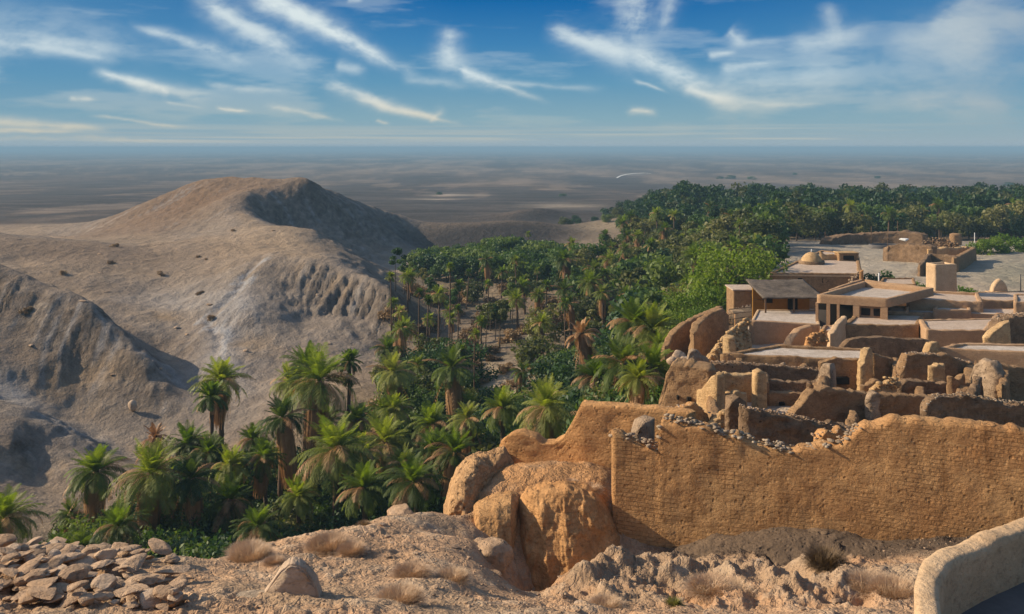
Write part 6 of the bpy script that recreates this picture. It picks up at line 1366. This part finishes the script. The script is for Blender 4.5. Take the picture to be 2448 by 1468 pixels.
def clouds():
    R = 18000.0
    azs = np.arange(-.72, .72, .00085); els = np.arange(.003, .225, .00085)
    AZ, EL = np.meshgrid(azs, els); p0 = np.stack([AZ, EL], -1)
    wx = fbm(xyz(AZ*9, EL*16, 1.5), 5); wy = fbm(xyz(AZ*9, EL*16, 7.5), 5)
    w2x = fbm(xyz(AZ*45, EL*70, 2.5), 4); w2y = fbm(xyz(AZ*45, EL*70, 9.5), 4)
    p = p0+np.stack([wx*.014+w2x*.003, wy*.010+w2y*.0022], -1)
    def ae(px, py):
        a = math.atan2(px-HX, F); return np.array([a, (HY-py)/F*math.cos(a)])
    def st(a, b, x): return np.clip((x-a)/(b-a), 0, 1)
    tot = np.zeros_like(AZ)
    for i, (x0, y0, x1, y1, w0, w1, amt) in enumerate(WISPS):
        a, b = ae(x0, y0), ae(x1, y1); d = b-a; L = np.linalg.norm(d); t = d/L; nn = np.array([-t[1], t[0]])
        pa = p-a; al = (pa@t)/L; pe = pa@nn
        wd = (w0+(w1-w0)*np.clip(al, 0, 1))/F
        q = pe/wd
        m = np.exp(-np.abs(q)**1.8)*sstep(-.08, .16, al)*sstep(1.1, .6, al)
        sel = m > .004
        if not sel.any(): continue
        tx = fbm(xyz(al[sel]*L*16+i*3.1, pe[sel]*60, i*1.7), 6, .6)*.5+.5
        fine = fbm(xyz(AZ[sel]*60, EL[sel]*150, i*2.3), 5, .6)
        iso = fbm(xyz(AZ[sel]*26+wx[sel]*1.2, EL[sel]*40+wy[sel]*1.2, i*5.3), 6, .58)*.5+.5
        mm = m[sel]**.9*sstep(.16, .80, .42*tx+.58*iso+fine*.16+.20*(m[sel]-.4))*amt
        tot[sel] = 1-(1-tot[sel])*(1-np.clip(mm, 0, .97))
    veil = sstep(.05, .5, fbm(xyz(AZ*7, EL*42, 31), 6, .58))*.22*st(0, .04, EL)
    band = sstep(.15, .5, fbm(xyz(AZ*3, EL*260, 55), 4))*.35*st(.03, .008, EL)
    tot = 1-(1-tot)*(1-veil)*(1-band)
    edge = st(.72, .62, np.abs(AZ))*st(.003, .006, EL)*st(.225, .19, EL)
    tot = tot*edge
    warm = np.array(lin((222, 210, 184))); white = np.array(lin((218, 230, 232))); dull = np.array(lin((158, 170, 180)))
    f = st(.015, .08, EL)[..., None]; cc = warm*(1-f)+white*f
    f = (st(.30, .52, AZ)*.72)[..., None]; cc = cc*(1-f)+dull*f
    c4 = np.concatenate([cc, tot[..., None]], -1).reshape(-1, 4)
    Vc = np.stack([R*np.sin(AZ), R*np.cos(AZ), CZ+R*EL], -1).reshape(-1, 3)
    nr_, nc_ = AZ.shape; i_ = np.arange(nr_-1)[:, None]*nc_; j_ = np.arange(nc_-1)[None]
    Qc = np.stack([i_+j_, i_+j_+1, i_+nc_+j_+1, i_+nc_+j_], -1).reshape(-1, 4)
    m = bpy.data.materials.new('cirrus'); m.use_nodes = True; n_ = m.node_tree; n_.nodes.clear(); q = NT(n_)
    o = q.n('ShaderNodeOutputMaterial'); em = q.n('ShaderNodeEmission'); tr = q.n('ShaderNodeBsdfTransparent'); mx = q.n('ShaderNodeMixShader')
    at = q.n('ShaderNodeVertexColor', layer_name='Col'); q.l(at.outputs['Color'], em.inputs[0]); q.l(at.outputs['Alpha'], mx.inputs[0])
    q.l(tr.outputs[0], mx.inputs[1]); q.l(em.outputs[0], mx.inputs[2]); q.l(mx.outputs[0], o.inputs[0])
    m.cycles.emission_sampling = 'NONE'
    me = mesh_np('clouds', Vc, Qc, m)
    ca = me.color_attributes.new('Col', 'FLOAT_COLOR', 'POINT'); ca.data.foreach_set('color', c4.astype(np.float32).ravel())
    link('clouds', me, kind='structure')
clouds()

def track():
    pr = [(1474, 426), (1484, 421), (1498, 417.5), (1515, 415.5), (1540, 414.3), (1556, 415)]; L_ = []; R_ = []
    for px, row in pr:
        D = next(d for d in np.geomspace(330, 2500, 400) if HY-(tz((px-HX)/F*d, d)-CZ)/d*F < row)
        for lst, w_ in ((L_, -7), (R_, 7)): x = (px-HX)/F*D; lst.append((x, D+w_, tz(x, D+w_)+.35))
    n_ = len(pr); link('track', mesh_np('track', L_+R_, np.array([[i, i+1, i+n_+1, i+n_] for i in range(n_-1)]), mat_plain('pale_track', (.75, .72, .66), .2, .05)), kind='structure')
if 'tz' in globals(): track()
cam = bpy.data.cameras.new('camera'); co = bpy.data.objects.new('camera', cam); COL.objects.link(co); scene.camera = co
cam.sensor_width = 36.0; cam.lens = 36.0*F/2448; cam.shift_y = -(734-HY)/2448
co.location = (0, 0, CZ); co.rotation_euler = (math.pi/2, 0, 0); cam.clip_start = .1; cam.clip_end = 40000
vs = scene.view_settings; vs.view_transform = 'Standard'; vs.look = 'None'; vs.exposure = EXPO; vs.gamma = 1.0
cy = scene.cycles
cy.max_bounces = 6; cy.diffuse_bounces = 3; cy.glossy_bounces = 2; cy.transmission_bounces = 3; cy.transparent_max_bounces = 6; cy.volume_bounces = 0
cy.use_denoising = True
